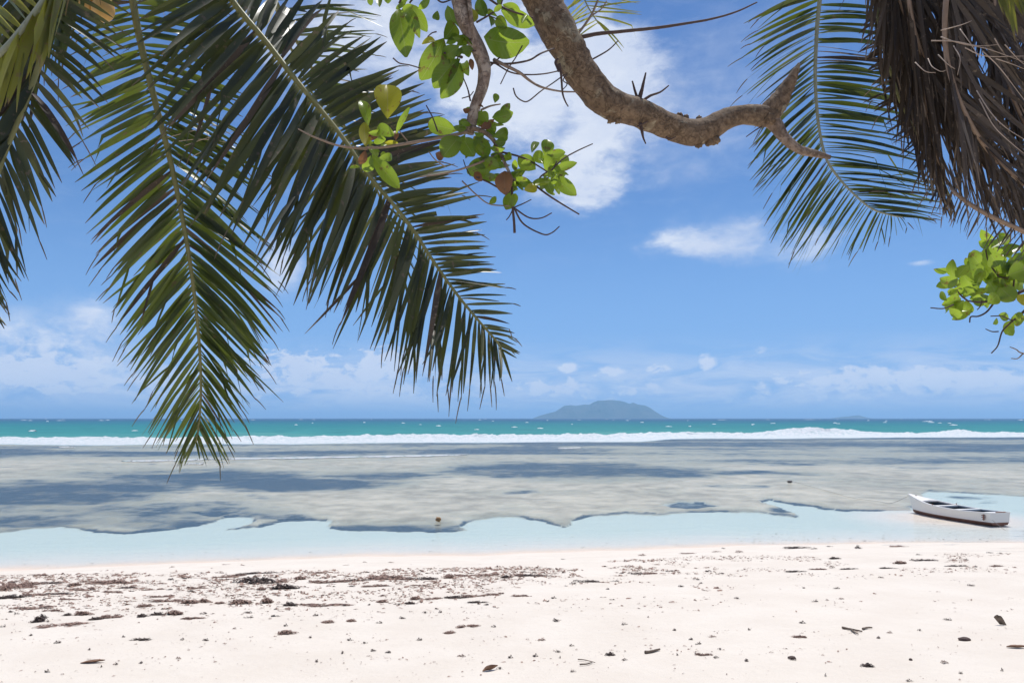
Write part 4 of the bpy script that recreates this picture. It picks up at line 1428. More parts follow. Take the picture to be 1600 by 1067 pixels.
for (a, b, d, rr) in ((1118, 219, 3.84, 8), (1108, 222, 3.84, 7), (956, 184, 3.7, 9), (966, 188, 3.7, 6), (1062, 182, 3.82, 6), (1072, 184, 3.82, 5), (1092, 186, 3.84, 5), (935, 168, 3.68, 5), (1092, 226, 3.83, 6), (1204, 186, 3.86, 9), (1046, 216, 3.8, 4)):
    c = at(a, b, d)
    V, F = [], []
    for j in range(9):
        ph = math.pi * j / 8
        for i in range(12):
            th = 2 * math.pi * i / 12
            dv = Vector((math.sin(ph) * math.cos(th), math.sin(ph) * math.sin(th), math.cos(ph)))
            V.append(c + dv * (rr * d / FPX) * (1 + 0.5 * mnoise.noise(dv * 2 + c * 7)))
    for j in range(8):
        for i in range(12):
            i2 = (i + 1) % 12
            F.append((j * 12 + i, j * 12 + i2, (j + 1) * 12 + i2, (j + 1) * 12 + i))
    mesh('knot', V, F, M['bark'], T1.root)
# the thinner pale limb with the leaves
T1.limb([(700, -420, 3.3, 40), (690, -220, 3.25, 24), (704, -80, 3.22, 15), (716, -10, 3.2, 13), (724, 30, 3.2, 12.5), (738, 58, 3.2, 12), (750, 84, 3.2, 12), (757, 108, 3.2, 10.5), (754, 135, 3.2, 9.5), (744, 162, 3.2, 9), (738, 186, 3.2, 8.5), (732, 208, 3.2, 9)], 'thin_limb', 'bark_pale', 18, 0.10, 16.0, 90)
T1.limb([(730, -30, 3.18, 4), (734, 10, 3.17, 3.5), (738, 40, 3.17, 3.2), (744, 62, 3.18, 3)], 'shoot', 'bark_pale', 8)
TW = [([(737, 200), (755, 206), (770, 218), (781, 238), (793, 264), (802, 280), (814, 279)], 4.5, 1.6, 'bark_pale'),
      ([(731, 206), (700, 213), (650, 222), (600, 230), (572, 231)], 3.0, 2.0, 'twig_pale'), ([(574, 233), (530, 228), (490, 214), (466, 202)], 2.2, 1.0, 'twig_pale'),
      ([(777, 242), (740, 258), (700, 270), (655, 277)], 2.2, 1.0, 'twig_pale'), ([(784, 238), (820, 248), (858, 270)], 1.8, 1.2, 'twig'), ([(858, 270), (878, 250), (900, 237), (926, 225)], 1.4, 0.9, 'twig'),
      ([(836, 290), (858, 306), (880, 320), (905, 335)], 1.8, 1.2, 'twig'), ([(802, 280), (800, 300), (801, 325), (803, 345), (804, 364)], 1.8, 2.2, 'twig'), ([(803, 325), (818, 350), (848, 366), (862, 364), (874, 354)], 1.6, 0.9, 'twig'),
      ([(803, 325), (826, 340), (845, 341), (862, 333)], 1.5, 0.9, 'twig'), ([(804, 324), (818, 318), (830, 312)], 1.2, 0.8, 'twig'), ([(802, 326), (796, 338), (791, 344)], 1.1, 0.8, 'twig'), ([(722, 283), (745, 305), (765, 319), (797, 322)], 1.3, 1.0, 'twig_pale'),
      ([(745, 277), (765, 286), (790, 300), (796, 300)], 1.6, 1.3, 'twig'), ([(812, 276), (836, 288), (845, 276), (856, 268)], 1.8, 1.2, 'twig'), ([(838, 291), (860, 274), (870, 252)], 1.2, 0.9, 'twig'),
      ([(762, 98), (785, 100), (805, 99), (828, 94), (845, 84), (866, 76)], 1.9, 1.4, 'twig'), ([(775, 100), (797, 113), (820, 117), (848, 116), (874, 111)], 1.4, 1.1, 'twig'),
      ([(772, 94), (792, 104), (812, 114), (830, 128), (848, 137), (876, 143), (902, 144)], 3.2, 1.2, 'twig_pale'), ([(802, 138), (806, 150), (816, 158), (826, 158), (846, 142), (864, 130), (882, 117)], 1.2, 1.0, 'twig'),
      ([(874, 100), (877, 120), (879, 145), (883, 158), (888, 167)], 2.2, 1.0, 'twig'), ([(886, 115), (880, 126), (886, 132), (878, 142)], 1.0, 0.8, 'twig'), ([(816, 72), (806, 90), (794, 108), (782, 132)], 1.1, 0.9, 'twig'),
      ([(760, -4), (778, 8), (800, 18), (832, 28)], 2.0, 1.6, 'twig'), ([(745, 35), (764, 24), (780, 12), (786, -2)], 1.8, 1.2, 'twig'), ([(764, 25), (776, 30), (784, 36)], 1.0, .8, 'twig'),
      ([(614, 91), (624, 99), (640, 102), (657, 107)], 1.2, 1.0, 'twig'), ([(735, 158), (731, 140), (724, 122)], 1.5, 0.9, 'twig'), ([(722, 154), (734, 150), (740, 143)], 1.0, 0.8, 'twig'),
      ([(755, 120), (762, 108), (772, 98), (781, 90)], 1.6, 1.2, 'twig'), ([(678, -6), (690, 4), (705, 0)], 1.6, 1.2, 'twig'), ([(684, 206), (676, 184), (666, 165)], 1.3, 0.9, 'twig'), ([(637, 221), (628, 210), (623, 203)], 1.1, 0.8, 'twig_pale'),
      ([(696, 261), (680, 250), (670, 237)], 1.1, 0.8, 'twig_pale'), ([(624, 5), (628, -4), (634, -20)], 1.8, 2, 'twig'), ([(640, 5), (650, -8), (664, -30)], 1.6, 2, 'twig'), ([(682, 50), (675, 52), (668, 58)], 1.2, 0.9, 'twig'), ([(722, 90), (705, 84), (694, 83)], 2.4, 1.6, 'twig'),
      ([(736, 62), (716, 60), (696, 60)], 1.6, 1.0, 'twig'), ([(744, 80), (724, 80), (712, 96)], 1.4, 1.0, 'twig'), ([(752, 172), (766, 166), (782, 163)], 2.0, 1.0, 'twig_pale'), ([(735, 345 - 70), (728, 262), (724, 250)], 1, .8, 'twig')]
for pts, r0, r1, mt in TW:
    T1.limb([(a, b, 3.2 + 0.03 * math.sin(a * 0.1) + (0.3 if a > 860 and b < 180 else 0), r0 + (r1 - r0) * i / (len(pts) - 1)) for i, (a, b) in enumerate(pts)], 'twig', mt, 7, 0.12, 60.0, 7 * len(pts))
for pts, r0, r1, mt, d in [([(998, 158), (1003, 140), (1009, 114)], 4.5, 1.3, 'twig', 3.72), ([(1000, 160), (994, 148), (988, 127)], 3, 1.3, 'twig', 3.72), ([(1004, 158), (1016, 150), (1032, 144), (1045, 134)], 2.6, 1.0, 'twig', 3.72),
                           ([(1000, 192), (1003, 205), (1005, 215), (1009, 225)], 3.2, 1.0, 'twig', 3.72), ([(996, 198), (1004, 194), (1012, 190)], 1.6, 1.0, 'twig', 3.7), ([(1040, 214), (1046, 218), (1056, 214)], 1.8, 0.8, 'twig', 3.76),
                           ([(905, 59), (935, 53), (966, 50), (1025, 44), (1066, 38), (1112, 30), (1150, 19), (1183, 4)], 3.6, 1.1, 'twig', 3.62), ([(924, 94), (950, 79), (966, 64)], 1.4, 0.9, 'twig', 3.64),
                           ([(904, 52), (916, 36), (926, 20), (936, -4)], 2.2, 1.6, 'twig_pale', 3.62), ([(926, 24), (940, 14), (948, 2)], 1.3, .9, 'twig_pale', 3.62), ([(1190, 198), (1180, 204), (1166, 214)], 1.2, 0.7, 'twig', 3.88), ([(874, 112), (868, 98), (872, 92)], 2.6, 1.6, 'twig', 3.55)]:
    T1.limb([(a, b, d, r0 + (r1 - r0) * i / (len(pts) - 1)) for i, (a, b) in enumerate(pts)], 'twig', mt, 8, 0.14, 50.0, 8 * len(pts))

rl = random.Random(3)
LEAVES = [((622, 7), (634, 84), 36, 'g', .35), ((631, 5), (654, 50), 17, 'g', .3), ((639, 4), (666, 48), 20, 'g', .3), ((697, 58), (660, 124), 36, 'g', .05), ((717, 90), (675, 136), 30, 'g', .1), ((722, 97), (691, 153), 30, 'g', .85),
          ((750, 62), (822, 70), 46, 'g', .45), ((782, 17), (834, 40), 24, 'g', .6), ((786, 6), (814, 22), 16, 'g', .6), ((747, -4), (757, 27), 19, 'g', .25), ((699, 9), (709, 40), 17, 'g', .4), ((713, 36), (696, 60), 26, 'g', .15),
          ((738, 14), (742, 36), 14, 'y', .4), ((606, 182), (605, 129), 40, 'y', .6), ((577, -6), (580, 9), 9, 'g', 0), ((593, -8), (593, 10), 9, 'g', 0), ((606, -8), (606, 5), 12, 'g', 0), ((715, 71), (735, 56), 16, 'g', .3), ((716, 72), (692, 92), 22, 'g', .9),
          ((680, 34), (683, 20), 11, 'g', .4), ((712, 204), (666, 192), 26, 'g', .5), ((718, 213), (692, 245), 32, 'g', .35), ((722, 214), (740, 244), 26, 'g', .2), ((744, 212), (762, 246), 24, 'g', .9), ((752, 172), (750, 196), 15, 'g', 1),
          ((768, 186), (801, 178), 20, 'g', .75), ((781, 178), (797, 163), 12, 'g', .7), ((774, 160), (776, 145), 10, 'g', .5), ((772, 214), (797, 203), 15, 'g', .9), ((774, 222), (791, 222), 14, 'g', .4), ((838, 266), (811, 246), 24, 'g', .8),
          ((851, 266), (871, 236), 24, 'g', .7), ((848, 256), (837, 236), 17, 'g', .6), ((853, 243), (857, 216), 20, 'g', .6), ((865, 252), (894, 246), 11, 'g', .6), ((861, 268), (900, 254), 13, 'g', .6), ((850, 275), (863, 303), 15, 'g', .25),
          ((861, 275), (900, 304), 21, 'g', .4), ((845, 281), (851, 298), 11, 'g', 1), ((804, 268), (805, 250), 9, 'g', .9), ((774, 252), (730, 270), 28, 'g', .6), ((800, 250), (788, 244), 16, 'g', .7), ((834, 291), (803, 280), 15, 'g', .6), ((842, 292), (822, 296), 14, 'y', .5),
          ((787, 264), (789, 302), 26, 'd', .6), ((784, 272), (798, 296), 14, 'd', .8), ((802, 300), (791, 327), 20, 'g', .4), ((806, 300), (800, 322), 12, 'g', .8), ((581, 242), (624, 296), 22, 'g', 1), ((580, 245), (571, 270), 18, 'g', .9), ((584, 196), (611, 209), 18, 'g', .9), ((571, 231), (569, 193), 18, 'y', .1),
          ((572, 236), (562, 258), 12, 'd', .3), ((576, 193), (565, 152), 17, 'g', .5), ((617, 210), (639, 167), 9, 'g', .7), ((728, 182), (719, 202), 10, 'g', .6), ((743, 214), (756, 246), 16, 'g', .9), ((590, 212), (596, 226), 18, 'g', .5), ((736, 178), (728, 168), 10, 'g', 1), ((734, 171), (723, 175), 8, 'd', .4),
          ((752, 174), (762, 190), 14, 'g', 1), ((770, 190), (764, 202), 12, 'g', .9), ((740, 268), (752, 282), 12, 'd', .4), ((757, 250), (780, 262), 18, 'g', .8), ((735, 90), (738, 108), 8, 'd', .2), ((746, 60), (752, 74), 9, 'd', .2), ((694, 248), (682, 240), 14, 'd', .3)]
for b, t, w, k, tone in LEAVES:
    T1.leaf(b, t, w, 3.2 + rl.uniform(-0.05, 0.05), rl, {'g': 'tree_leaf', 'y': 'tree_leaf_pale', 'd': 'tree_leaf_dead'}[k], tone, rl.uniform(-0.3, 0.3))

# small fresh leaves crowding the ends of the shoots
for (cx, cy, rx_, ry_, n_) in ((740, 215, 34, 26, 16), (770, 195, 26, 22, 12), (852, 262, 36, 26, 16), (800, 285, 22, 24, 12), (590, 220, 30, 30, 12), (712, 70, 30, 36, 12), (640, 20, 34, 26, 6), (775, 20, 40, 18, 8), (765, 250, 34, 20, 12)):
    for _ in range(n_):
        a, b = cx + rl.gauss(0, rx_ * 0.5), cy + rl.gauss(0, ry_ * 0.5)
        th, ln = rl.uniform(0, 2 * math.pi), rl.uniform(13, 30)
        k_ = rl.random()
        T1.leaf((a, b), (a + ln * math.cos(th), b + ln * 0.8 * math.sin(th)), ln * rl.uniform(0.35, 0.6), 3.22 + rl.uniform(-0.08, 0.08), rl, 'tree_leaf_dead' if k_ < 0.06 else 'tree_leaf_pale' if k_ < 0.12 else 'tree_leaf', rl.uniform(0.0, 1.0), rl.uniform(-0.9, 0.9), rl.uniform(-0.08, 0.08))

# ---- the second tree, reaching in at the right border
T2 = Tree('bright green leafy tree reaching in from the right border below the dead fronds', g(7.4, 3.6))
t2 = ORIGIN[T2.root.name]
e2 = at(1640, 440, 4.9)
T2.limb([tuple(t2) + (0.22,), (7.3, 4.0, 3.4, 0.17), (6.4, 4.5, 4.3, 0.12), (4.9, 4.8, 4.5, 0.06), tuple(e2) + (0.02,)], 'trunk', 'bark', 20, 0.12, 4.0, 50, px=False)
for pts, r0, r1, mt in [([(1640, 440), (1600, 454), (1585, 461), (1555, 470), (1530, 472), (1512, 470)], 3.2, 1.2, 'twig'), ([(1555, 471), (1542, 487), (1529, 494), (1517, 495), (1515, 504)], 1.6, 1.0, 'twig'), ([(1640, 440), (1600, 432), (1572, 434), (1560, 432)], 2.4, 1.2, 'twig'),
                        ([(1640, 445), (1600, 486), (1590, 495), (1579, 504)], 2.0, 1.2, 'twig'), ([(1579, 504), (1566, 518), (1559, 540), (1549, 552)], 1.4, 0.9, 'twig'), ([(1490, 476), (1474, 482), (1454, 481)], 1.2, 0.9, 'twig'), ([(1640, 560), (1598, 552), (1588, 546), (1578, 542)], 1.3, 0.7, 'twig_pale'),
                        ([(1598, 553), (1590, 560), (1580, 560)], 1.0, 0.7, 'twig_pale'), ([(1512, 470), (1500, 460), (1490, 445)], 1.4, 1.0, 'twig'), ([(1534, 470), (1532, 478), (1527, 484)], 1.0, 0.8, 'twig'), ([(1560, 432), (1545, 410), (1540, 390)], 1.4, 1.0, 'twig'), ([(1585, 432), (1582, 455), (1572, 470)], 1.4, 1.0, 'twig'),
                        ([(1560, 518), (1550, 518), (1540, 514)], 1.1, 0.7, 'twig'), ([(1640, 445), (1596, 492), (1582, 500), (1566, 494), (1548, 494)], 1.2, 0.8, 'twig')]:
    T2.limb([(a, b, 4.9, r0 + (r1 - r0) * i / (len(pts) - 1)) for i, (a, b) in enumerate(pts)], 'twig', mt, 7, 0.1, 50.0, 7 * len(pts))
L2 = [((1488, 436), (1486, 408), 14), ((1490, 440), (1462, 448), 13), ((1494, 434), (1512, 414), 18), ((1500, 444), (1470, 436), 18), ((1541, 392), (1541, 363), 15), ((1545, 388), (1529, 377), 12), ((1548, 388), (1576, 370), 15), ((1558, 402), (1594, 384), 20), ((1532, 414), (1516, 396), 17), ((1530, 405), (1536, 395), 14),
      ((1552, 452), (1546, 384), 34), ((1556, 442), (1592, 408), 28), ((1534, 446), (1520, 402), 22), ((1502, 468), (1490, 492), 24), ((1504, 466), (1474, 476), 18), ((1498, 458), (1532, 442), 20), ((1560, 446), (1585, 470), 24), ((1545, 440), (1556, 456), 24), ((1575, 430), (1605, 420), 26), ((1580, 440), (1606, 446), 22),
      ((1525, 450), (1502, 432), 20), ((1520, 462), (1545, 474), 20), ((1512, 470), (1505, 492), 20), ((1590, 420), (1604, 395), 24), ((1560, 416), (1548, 398), 22), ((1540, 456), (1520, 468), 18), ((1565, 402), (1580, 385), 18), ((1510, 444), (1488, 458), 18), ((1480, 470), (1470, 456), 10), ((1484, 480), (1476, 486), 12),
      ((1580, 500), (1572, 522), 14), ((1582, 496), (1600, 500), 20), ((1576, 498), (1560, 492), 12), ((1570, 508), (1583, 524), 12), ((1560, 498), (1553, 506), 8), ((1588, 490), (1592, 506), 18), ((1530, 428), (1552, 414), 22), ((1562, 426), (1572, 402), 24), ((1512, 424), (1526, 410), 18), ((1590, 460), (1604, 476), 20),
      ((1600, 404), (1618, 384), 26), ((1606, 430), (1630, 420), 26), ((1610, 470), (1632, 480), 24), ((1515, 480), (1512, 490), 16), ((1545, 474), (1560, 460), 18), ((1575, 452), (1560, 466), 18)]
rl = random.Random(8)
for b, t, w in L2:
    T2.leaf(b, t, w * 1.05, 4.9 + rl.uniform(-0.15, 0.15), rl, 'tree_leaf_pale' if rl.random() < 0.06 else 'tree_leaf', rl.uniform(0.1, 0.9), rl.uniform(-0.8, 0.8))
for _ in range(46):
    a, b = rl.gauss(1548, 34), 430 + rl.gauss(0, 26)
    b += (1560 - a) * 0.25
    th, ln = rl.uniform(0, 2 * math.pi), rl.uniform(16, 32)
    T2.leaf((a, b), (a + ln * math.cos(th), b + ln * 0.8 * math.sin(th)), ln * rl.uniform(0.4, 0.65), 4.95 + rl.uniform(-0.15, 0.2), rl, 'tree_leaf', rl.uniform(0.0, 0.9), rl.uniform(-0.9, 0.9))

# ------------------------------------------------------------------ what the tide left on the sand
def weed_mat(name, a, b_):
    m, N, out = new_mat(name)
    nz = N.noise(position(N), 30.0, 4, 0.6)
    b = principled(N, N.mix(N.ramp(nz.outputs[0], 0.3, 0.7), a, b_), 0.75, 0.25)
    N.link(b.outputs[0], out.inputs[0])
    return m


M['weed_brown'] = weed_mat('dried_seaweed_brown', (0.16, 0.098, 0.075), (0.40, 0.265, 0.205))
M['weed_dark'] = weed_mat('dried_seaweed_dark', (0.045, 0.033, 0.028), (0.13, 0.09, 0.075))
M['dead_leaf'] = weed_mat('dead_leaf_brown', (0.14, 0.075, 0.045), (0.28, 0.16, 0.10))
M['drift'] = weed_mat('driftwood', (0.10, 0.075, 0.055), (0.21, 0.16, 0.12))


def strand(rng, c, L, w, ang, lift):
    """a crinkled ribbon of weed, 3 cross-strips"""
    V, F = [], []
    d = Vector((math.cos(ang), math.sin(ang), 0))
    s = Vector((-d.y, d.x, 0))
    p = c - d * L * 0.5
    for i in range(5):
        t = i / 4
        ww = w * (0.4 + math.sin(math.pi * min(0.95, t + 0.08)))
        z = lift * math.sin(math.pi * t) + rng.uniform(-0.15, 0.15) * lift
        tilt = rng.uniform(-0.9, 0.9)
        q = p + Vector((0, 0, z))
        V += [q - s * ww - Vector((0, 0, ww * tilt)), q + s * ww + Vector((0, 0, ww * tilt))]
        ang += rng.uniform(-0.5, 0.5)
        d = Vector((math.cos(ang), math.sin(ang), 0))
        p = p + d * (L / 4)
    for i in range(4):
        F.append((2 * i, 2 * i + 1, 2 * i + 3, 2 * i + 2))
    return V, F


def proto(kind, seed):
    """unit pile of weed: spans about -0.5..0.5 in x and y, 0..1 in z"""
    rng = random.Random(seed)
    parts = []
    if kind == 'mat':
        blobs = [(rng.uniform(-0.42, 0.42), rng.uniform(-0.30, 0.30), rng.uniform(0.12, 0.20)) for _ in range(10)]
        n = 260
    elif kind == 'heap':
        blobs = [(0, 0, 0.26), (rng.uniform(-0.2, 0.2), rng.uniform(-0.14, 0.14), 0.2), (rng.uniform(-0.22, 0.22), rng.uniform(-0.14, 0.14), 0.18)]
        n = 200
    else:
        blobs = [(rng.uniform(-0.2, 0.2), rng.uniform(-0.12, 0.12), 0.16) for _ in range(3)]
        n = 40
    for _ in range(n):
        bx, by, br = rng.choice(blobs)
        x, y = bx + max(-1.1, min(1.1, rng.gauss(0, 0.6))) * br, by + max(-1.1, min(1.1, rng.gauss(0, 0.6))) * br
        top = max(0.05, 1 - math.hypot((x - bx) / br, (y - by) / br) ** 1.5 * 0.5) * (0.9 if kind != 'mat' else rng.uniform(0.3, 0.9))
        z = rng.random() ** 0.8 * top * 0.8
        parts.append(strand(rng, Vector((x, y, z)), rng.uniform(0.10, 0.26), rng.uniform(0.008, 0.03), rng.gauss(0, 0.8), rng.uniform(0.05, 0.35)))
    v, f = join(parts)
    me = bpy.data.meshes.new('weed_pile')
    me.from_pydata([tuple(p) for p in v], [], f)
    return me


PROTO = {k: [proto(k, 100 * i + j) for j in range(7)] for i, k in enumerate(('mat', 'heap', 'scrap'))}
for k in PROTO:
    for j, me in enumerate(PROTO[k]):
        me.materials.append(M['weed_brown'] if (k != 'scrap' and j < 5) or j == 0 else M['weed_dark'])

Z5 = [(70,160,150,25),(130,150,120,20),(240,148,80,12),(350,155,60,18),(450,148,110,14),(560,145,120,16),(20,175,50,25),(60,145,50,10),(180,110,60,10),(370,178,80,14),(50,210,110,20),(150,200,90,14),(250,198,120,8),(200,225,30,10),(310,222,80,10),(235,178,40,6),(530,190,90,10),(590,170,60,10),(720,178,70,7),(790,178,50,8),(910,170,90,12),(885,185,50,10),(740,210,100,8),(775,228,150,14),(880,235,80,20),(950,230,60,18),(680,252,80,16),(1010,240,50,12),(1110,235,110,24),(1230,230,60,28),(1340,245,60,20),(1335,265,35,14),(1500,248,180,10),(1185,137,140,26),(1180,102,130,12),(1290,140,70,14),(1385,125,60,18),(1515,140,140,18),(1455,100,60,10),(1310,165,120,24),(1205,175,50,14),(1035,120,70,10),(790,130,40,12),(870,125,50,10),(420,130,20,10),(930,102,30,8),(1090,115,80,10),(130,265,130,14),(45,280,35,12),(75,290,25,8),(230,275,60,10),(280,280,40,8),(175,315,60,35),(305,295,45,12),(395,288,95,20),(440,312,60,16),(525,300,100,18),(665,298,50,18),(730,290,70,16),(800,285,90,22),(900,312,80,8),(935,288,40,12),(220,327,25,8),(270,343,170,16),(15,350,30,8),(1145,285,50,8),(1155,308,50,6),(1280,300,50,10),(1465,298,40,8),(1510,327,60,14),(1320,345,30,10),(1335,375,90,22),(145,390,30,8),(270,424,50,9),(655,410,65,10),(575,397,15,8),(840,410,20,8),(950,413,40,7),(1085,360,20,5),(540,523,18,12),(470,535,14,10),(655,517,30,8),(825,498,30,8),(1465,510,20,10),(1585,472,16,10),(1435,400,18,8),(215,560,40,6),(415,457,20,7)]
Z6 = [(200,118,60,16),(245,125,160,22),(390,128,110,14),(500,118,60,20),(590,112,100,12),(690,112,70,12),(780,118,60,14),(840,112,60,12),(905,115,100,8),(760,132,30,12),(55,163,40,8),(170,160,120,8),(375,160,70,7),(70,135,100,10),(200,210,40,6),(205,233,60,14),(280,248,40,8),(335,240,60,14),(360,218,60,16),(430,220,60,8),(545,212,90,14),(640,205,120,12),(720,200,60,8),(640,236,70,10),(685,248,40,8),(20,252,50,8),(140,248,22,8),(850,208,70,8),(990,218,40,7),(1150,140,90,12),(1085,152,50,6),(1245,176,30,6),(1280,140,50,6),(1380,105,60,8),(1440,105,60,8),(1520,93,30,10),(1585,163,30,10),(1310,102,40,8),(1010,85,40,6),(850,97,50,7),(240,53,30,7),(118,52,24,6),(1035,38,22,8),(1400,18,40,12),(60,322,50,14),(180,333,40,6),(470,280,25,14),(395,285,35,8),(295,312,40,7),(505,377,55,14),(590,348,80,8),(710,350,30,8),(1005,320,36,18),(1318,335,30,16),(1430,307,12,6),(1553,365,30,8),(45,413,36,6),(120,428,36,5),(375,411,40,8),(935,408,40,14),(1080,438,28,7),(155,463,45,6),(230,468,50,9),(15,470,18,8),(565,485,45,10),(790,492,36,10),(905,485,40,12),(1015,467,30,7),(1250,478,50,14),(1325,502,30,10),(1565,482,16,7),(740,545,40,6),(1080,558,30,7),(1020,495,12,6)]
Z7 = [(45,100,60,8),(180,92,50,8),(285,92,40,14),(210,77,20,8),(550,73,90,12),(620,78,50,10),(700,68,50,8),(830,72,40,20),(1025,68,60,8),(720,122,50,12),(1018,142,60,16),(1085,130,40,8),(1150,133,80,6),(1265,130,50,7),(1330,130,40,7),(1445,97,36,8),(1485,100,30,6),(1110,106,30,6),(200,193,40,8),(135,183,50,8),(545,183,70,8),(640,172,60,10),(715,163,30,16),(790,172,60,6),(970,168,60,7),(1280,158,80,7),(1375,162,30,7),(1470,158,60,7),(85,222,50,6),(105,238,30,6),(15,252,24,8),(1358,247,36,12),(940,212,30,6),(730,263,36,5),(270,307,32,10),(635,322,36,8),(690,317,16,7),(757,311,30,7),(570,421,46,9),(1243,405,40,11),(327,454,24,7),(60,497,36,8),(160,487,40,6),(560,488,60,8),(927,487,30,15),(115,568,60,10),(178,577,28,18),(315,592,30,16),(525,587,40,14),(870,618,64,16),(1236,602,36,20),(1308,655,18,8),(1075,690,36,9),(95,518,36,8),(190,545,30,6),(680,668,16,5),(1115,457,26,6),(1500,643,20,6),(975,467,30,7)]
ITEMS = [(x / 2.963, 860 + y / 2.963, w / 2.963, h / 2.963) for x, y, w, h in Z5] + [(530 + x / 2.963, 860 + y / 2.963, w / 2.963, h / 2.963) for x, y, w, h in Z6] + [(1060 + x / 2.963, 830 + y / 2.963, w / 2.963, h / 2.963) for x, y, w, h in Z7]
GROUPS = {'mat': ('long flat mat of brown seaweed strewn along the wrack line', 'seaweed', 'mats of seaweed along the wrack line'),
          'heap': ('thick rounded clump of brown seaweed heaped on the white sand', 'seaweed', 'heaped clumps of seaweed on the beach'),
          'scrap': ('small dark scrap of dried seaweed lying on open white sand', 'seaweed', 'small scraps of seaweed on open sand'),
          'tiny': ('small rusty tuft of weed beside the waterline', 'seaweed', 'tufts of weed at the waterline')}
rw = random.Random(21)
RANK = {}
for (px, py, w, h) in ITEMS:
    p = on_sand(px, py + h * 0.4)
    d = p.y
    W = w * d / FPX
    Hh = h * d / FPX
    if w / h > 5 and w > 20:
        kind = 'mat'
    elif w > 15 and h > 3.5:
        kind = 'heap'
    else:
        kind = 'scrap'
    slope = (CZ - p.z) / d + 0.12
    sx = W * 1.3
    sy = max(W * 0.6, Hh * 1.6 / slope)
    sy = min(sy, W * 1.8)
    sz = max(0.03, min(1.0 * Hh, 0.16))
    me = rw.choice(PROTO[kind])
    o = bpy.data.objects.new('seaweed', me)
    link(o)
    o.location = p + Vector((0, 0, -0.006))
    o.rotation_euler = (0.09, 0, rw.uniform(-0.25, 0.25) + (math.pi if rw.random() < 0.5 else 0))
    o.scale = (sx, sy, sz)
    key = 'tiny' if (kind == 'scrap' and shore_y(p.x) - d < 2.2) else kind
    tag(o, *GROUPS[key])
    band = 0 if py < 903 - 0.014 * px else 1 if py < 930 else 2 if py < 962 else 3 if py < 1000 or key in ('mat', 'heap') else 4
    if True:
        RANK.setdefault((key, band), []).append((px, o))


ONES = 'first second third fourth fifth sixth seventh eighth ninth tenth eleventh twelfth thirteenth fourteenth fifteenth sixteenth seventeenth eighteenth nineteenth'.split()


def ordinal(n):
    if n <= 19:
        return ONES[n - 1]
    tens = {2: 'twent', 3: 'thirt', 4: 'fort', 5: 'fift'}[n // 10]
    return tens + 'ieth' if n % 10 == 0 else tens + 'y-' + ONES[n % 10 - 1]


for (key, band), lst in RANK.items():
    row = ('row nearest the water', 'second row up from the water', 'third row up from the water', 'fourth row up from the water', 'last row nearest the viewer')[band]
    what = {'mat': 'long flat brown seaweed mat', 'heap': 'rounded brown seaweed clump', 'scrap': 'small dark seaweed scrap', 'tiny': 'tiny rusty seaweed tuft'}[key]
    for n_, (px, o) in enumerate(sorted(lst, key=lambda q: q[0])):
        o['label'] = '%s, %s from left in the %s' % (what, ordinal(n_ + 1), row)


def bent_leaf(px, py, wpx, hpx, label, cat, name, ang, mat='dead_leaf', curl=0.5, seed=1):
    """a stiff fallen leaf lying curled on the sand"""
    rng = random.Random(seed)
    p = on_sand(px, py)
    L = wpx * p.y / FPX
    d = Vector((math.cos(ang), math.sin(ang), 0))
    s = Vector((-d.y, d.x, 0))
    V = []
    for i in range(10):
        t = i / 9
        w = L * 0.17 * (math.sin(math.pi * min(0.97, 0.04 + t)) ** 0.8)
        for j in range(5):
            k = j / 2 - 1
            V.append(p + d * (L * (t - 0.5)) + s * (w * k * 0.9) + Vector((0, 0, 0.006 + hpx * p.y / FPX * curl * (abs(k) ** 1.5 * 0.5 * math.sin(math.pi * t) + 0.9 * max(0, t - 0.55)) + rng.uniform(0, 0.003))))
    v2 = [q - Vector((0, 0, 0.004)) for q in V]
    F = grid_faces(10, 5) + [tuple(reversed(q)) for q in grid_faces(10, 5, 50)]
    o = mesh(name, V + v2, F, M[mat], origin=p)
    tag(o, label, cat)
    return o


bent_leaf(145, 1035, 34, 9, 'long reddish-brown fallen leaf lying on the sand at lower left', 'leaf', 'fallen_leaf', 0.25, seed=1)
bent_leaf(1590, 1012, 30, 10, 'curled brown fallen leaf on the sand against the right border', 'leaf', 'fallen_leaf', -0.25, seed=2)
bent_leaf(766, 1047, 26, 12, 'curled grey-brown fallen leaf standing on edge near the bottom', 'leaf', 'fallen_leaf', 0.5, curl=0.9, seed=3)
bent_leaf(1563, 976, 16, 13, 'dark pointed curled leaf with one end raised from the sand', 'leaf', 'fallen_leaf', 2.7, 'drift', 1.9, seed=4)


def stick(pts, r, label, name='driftwood_stick', mat='drift'):
    P = [on_sand(a, b) + Vector((0, 0, 0.012)) for a, b in pts]
    path = catmull([tuple(q) for q in P], 20)
    v, f = tube(path, [r * (1 - 0.4 * i / 19) for i in range(20)], 8, 0.25, 40)
    o = mesh(name, v, f, M[mat], origin=P[0])
    tag(o, label, 'stick')


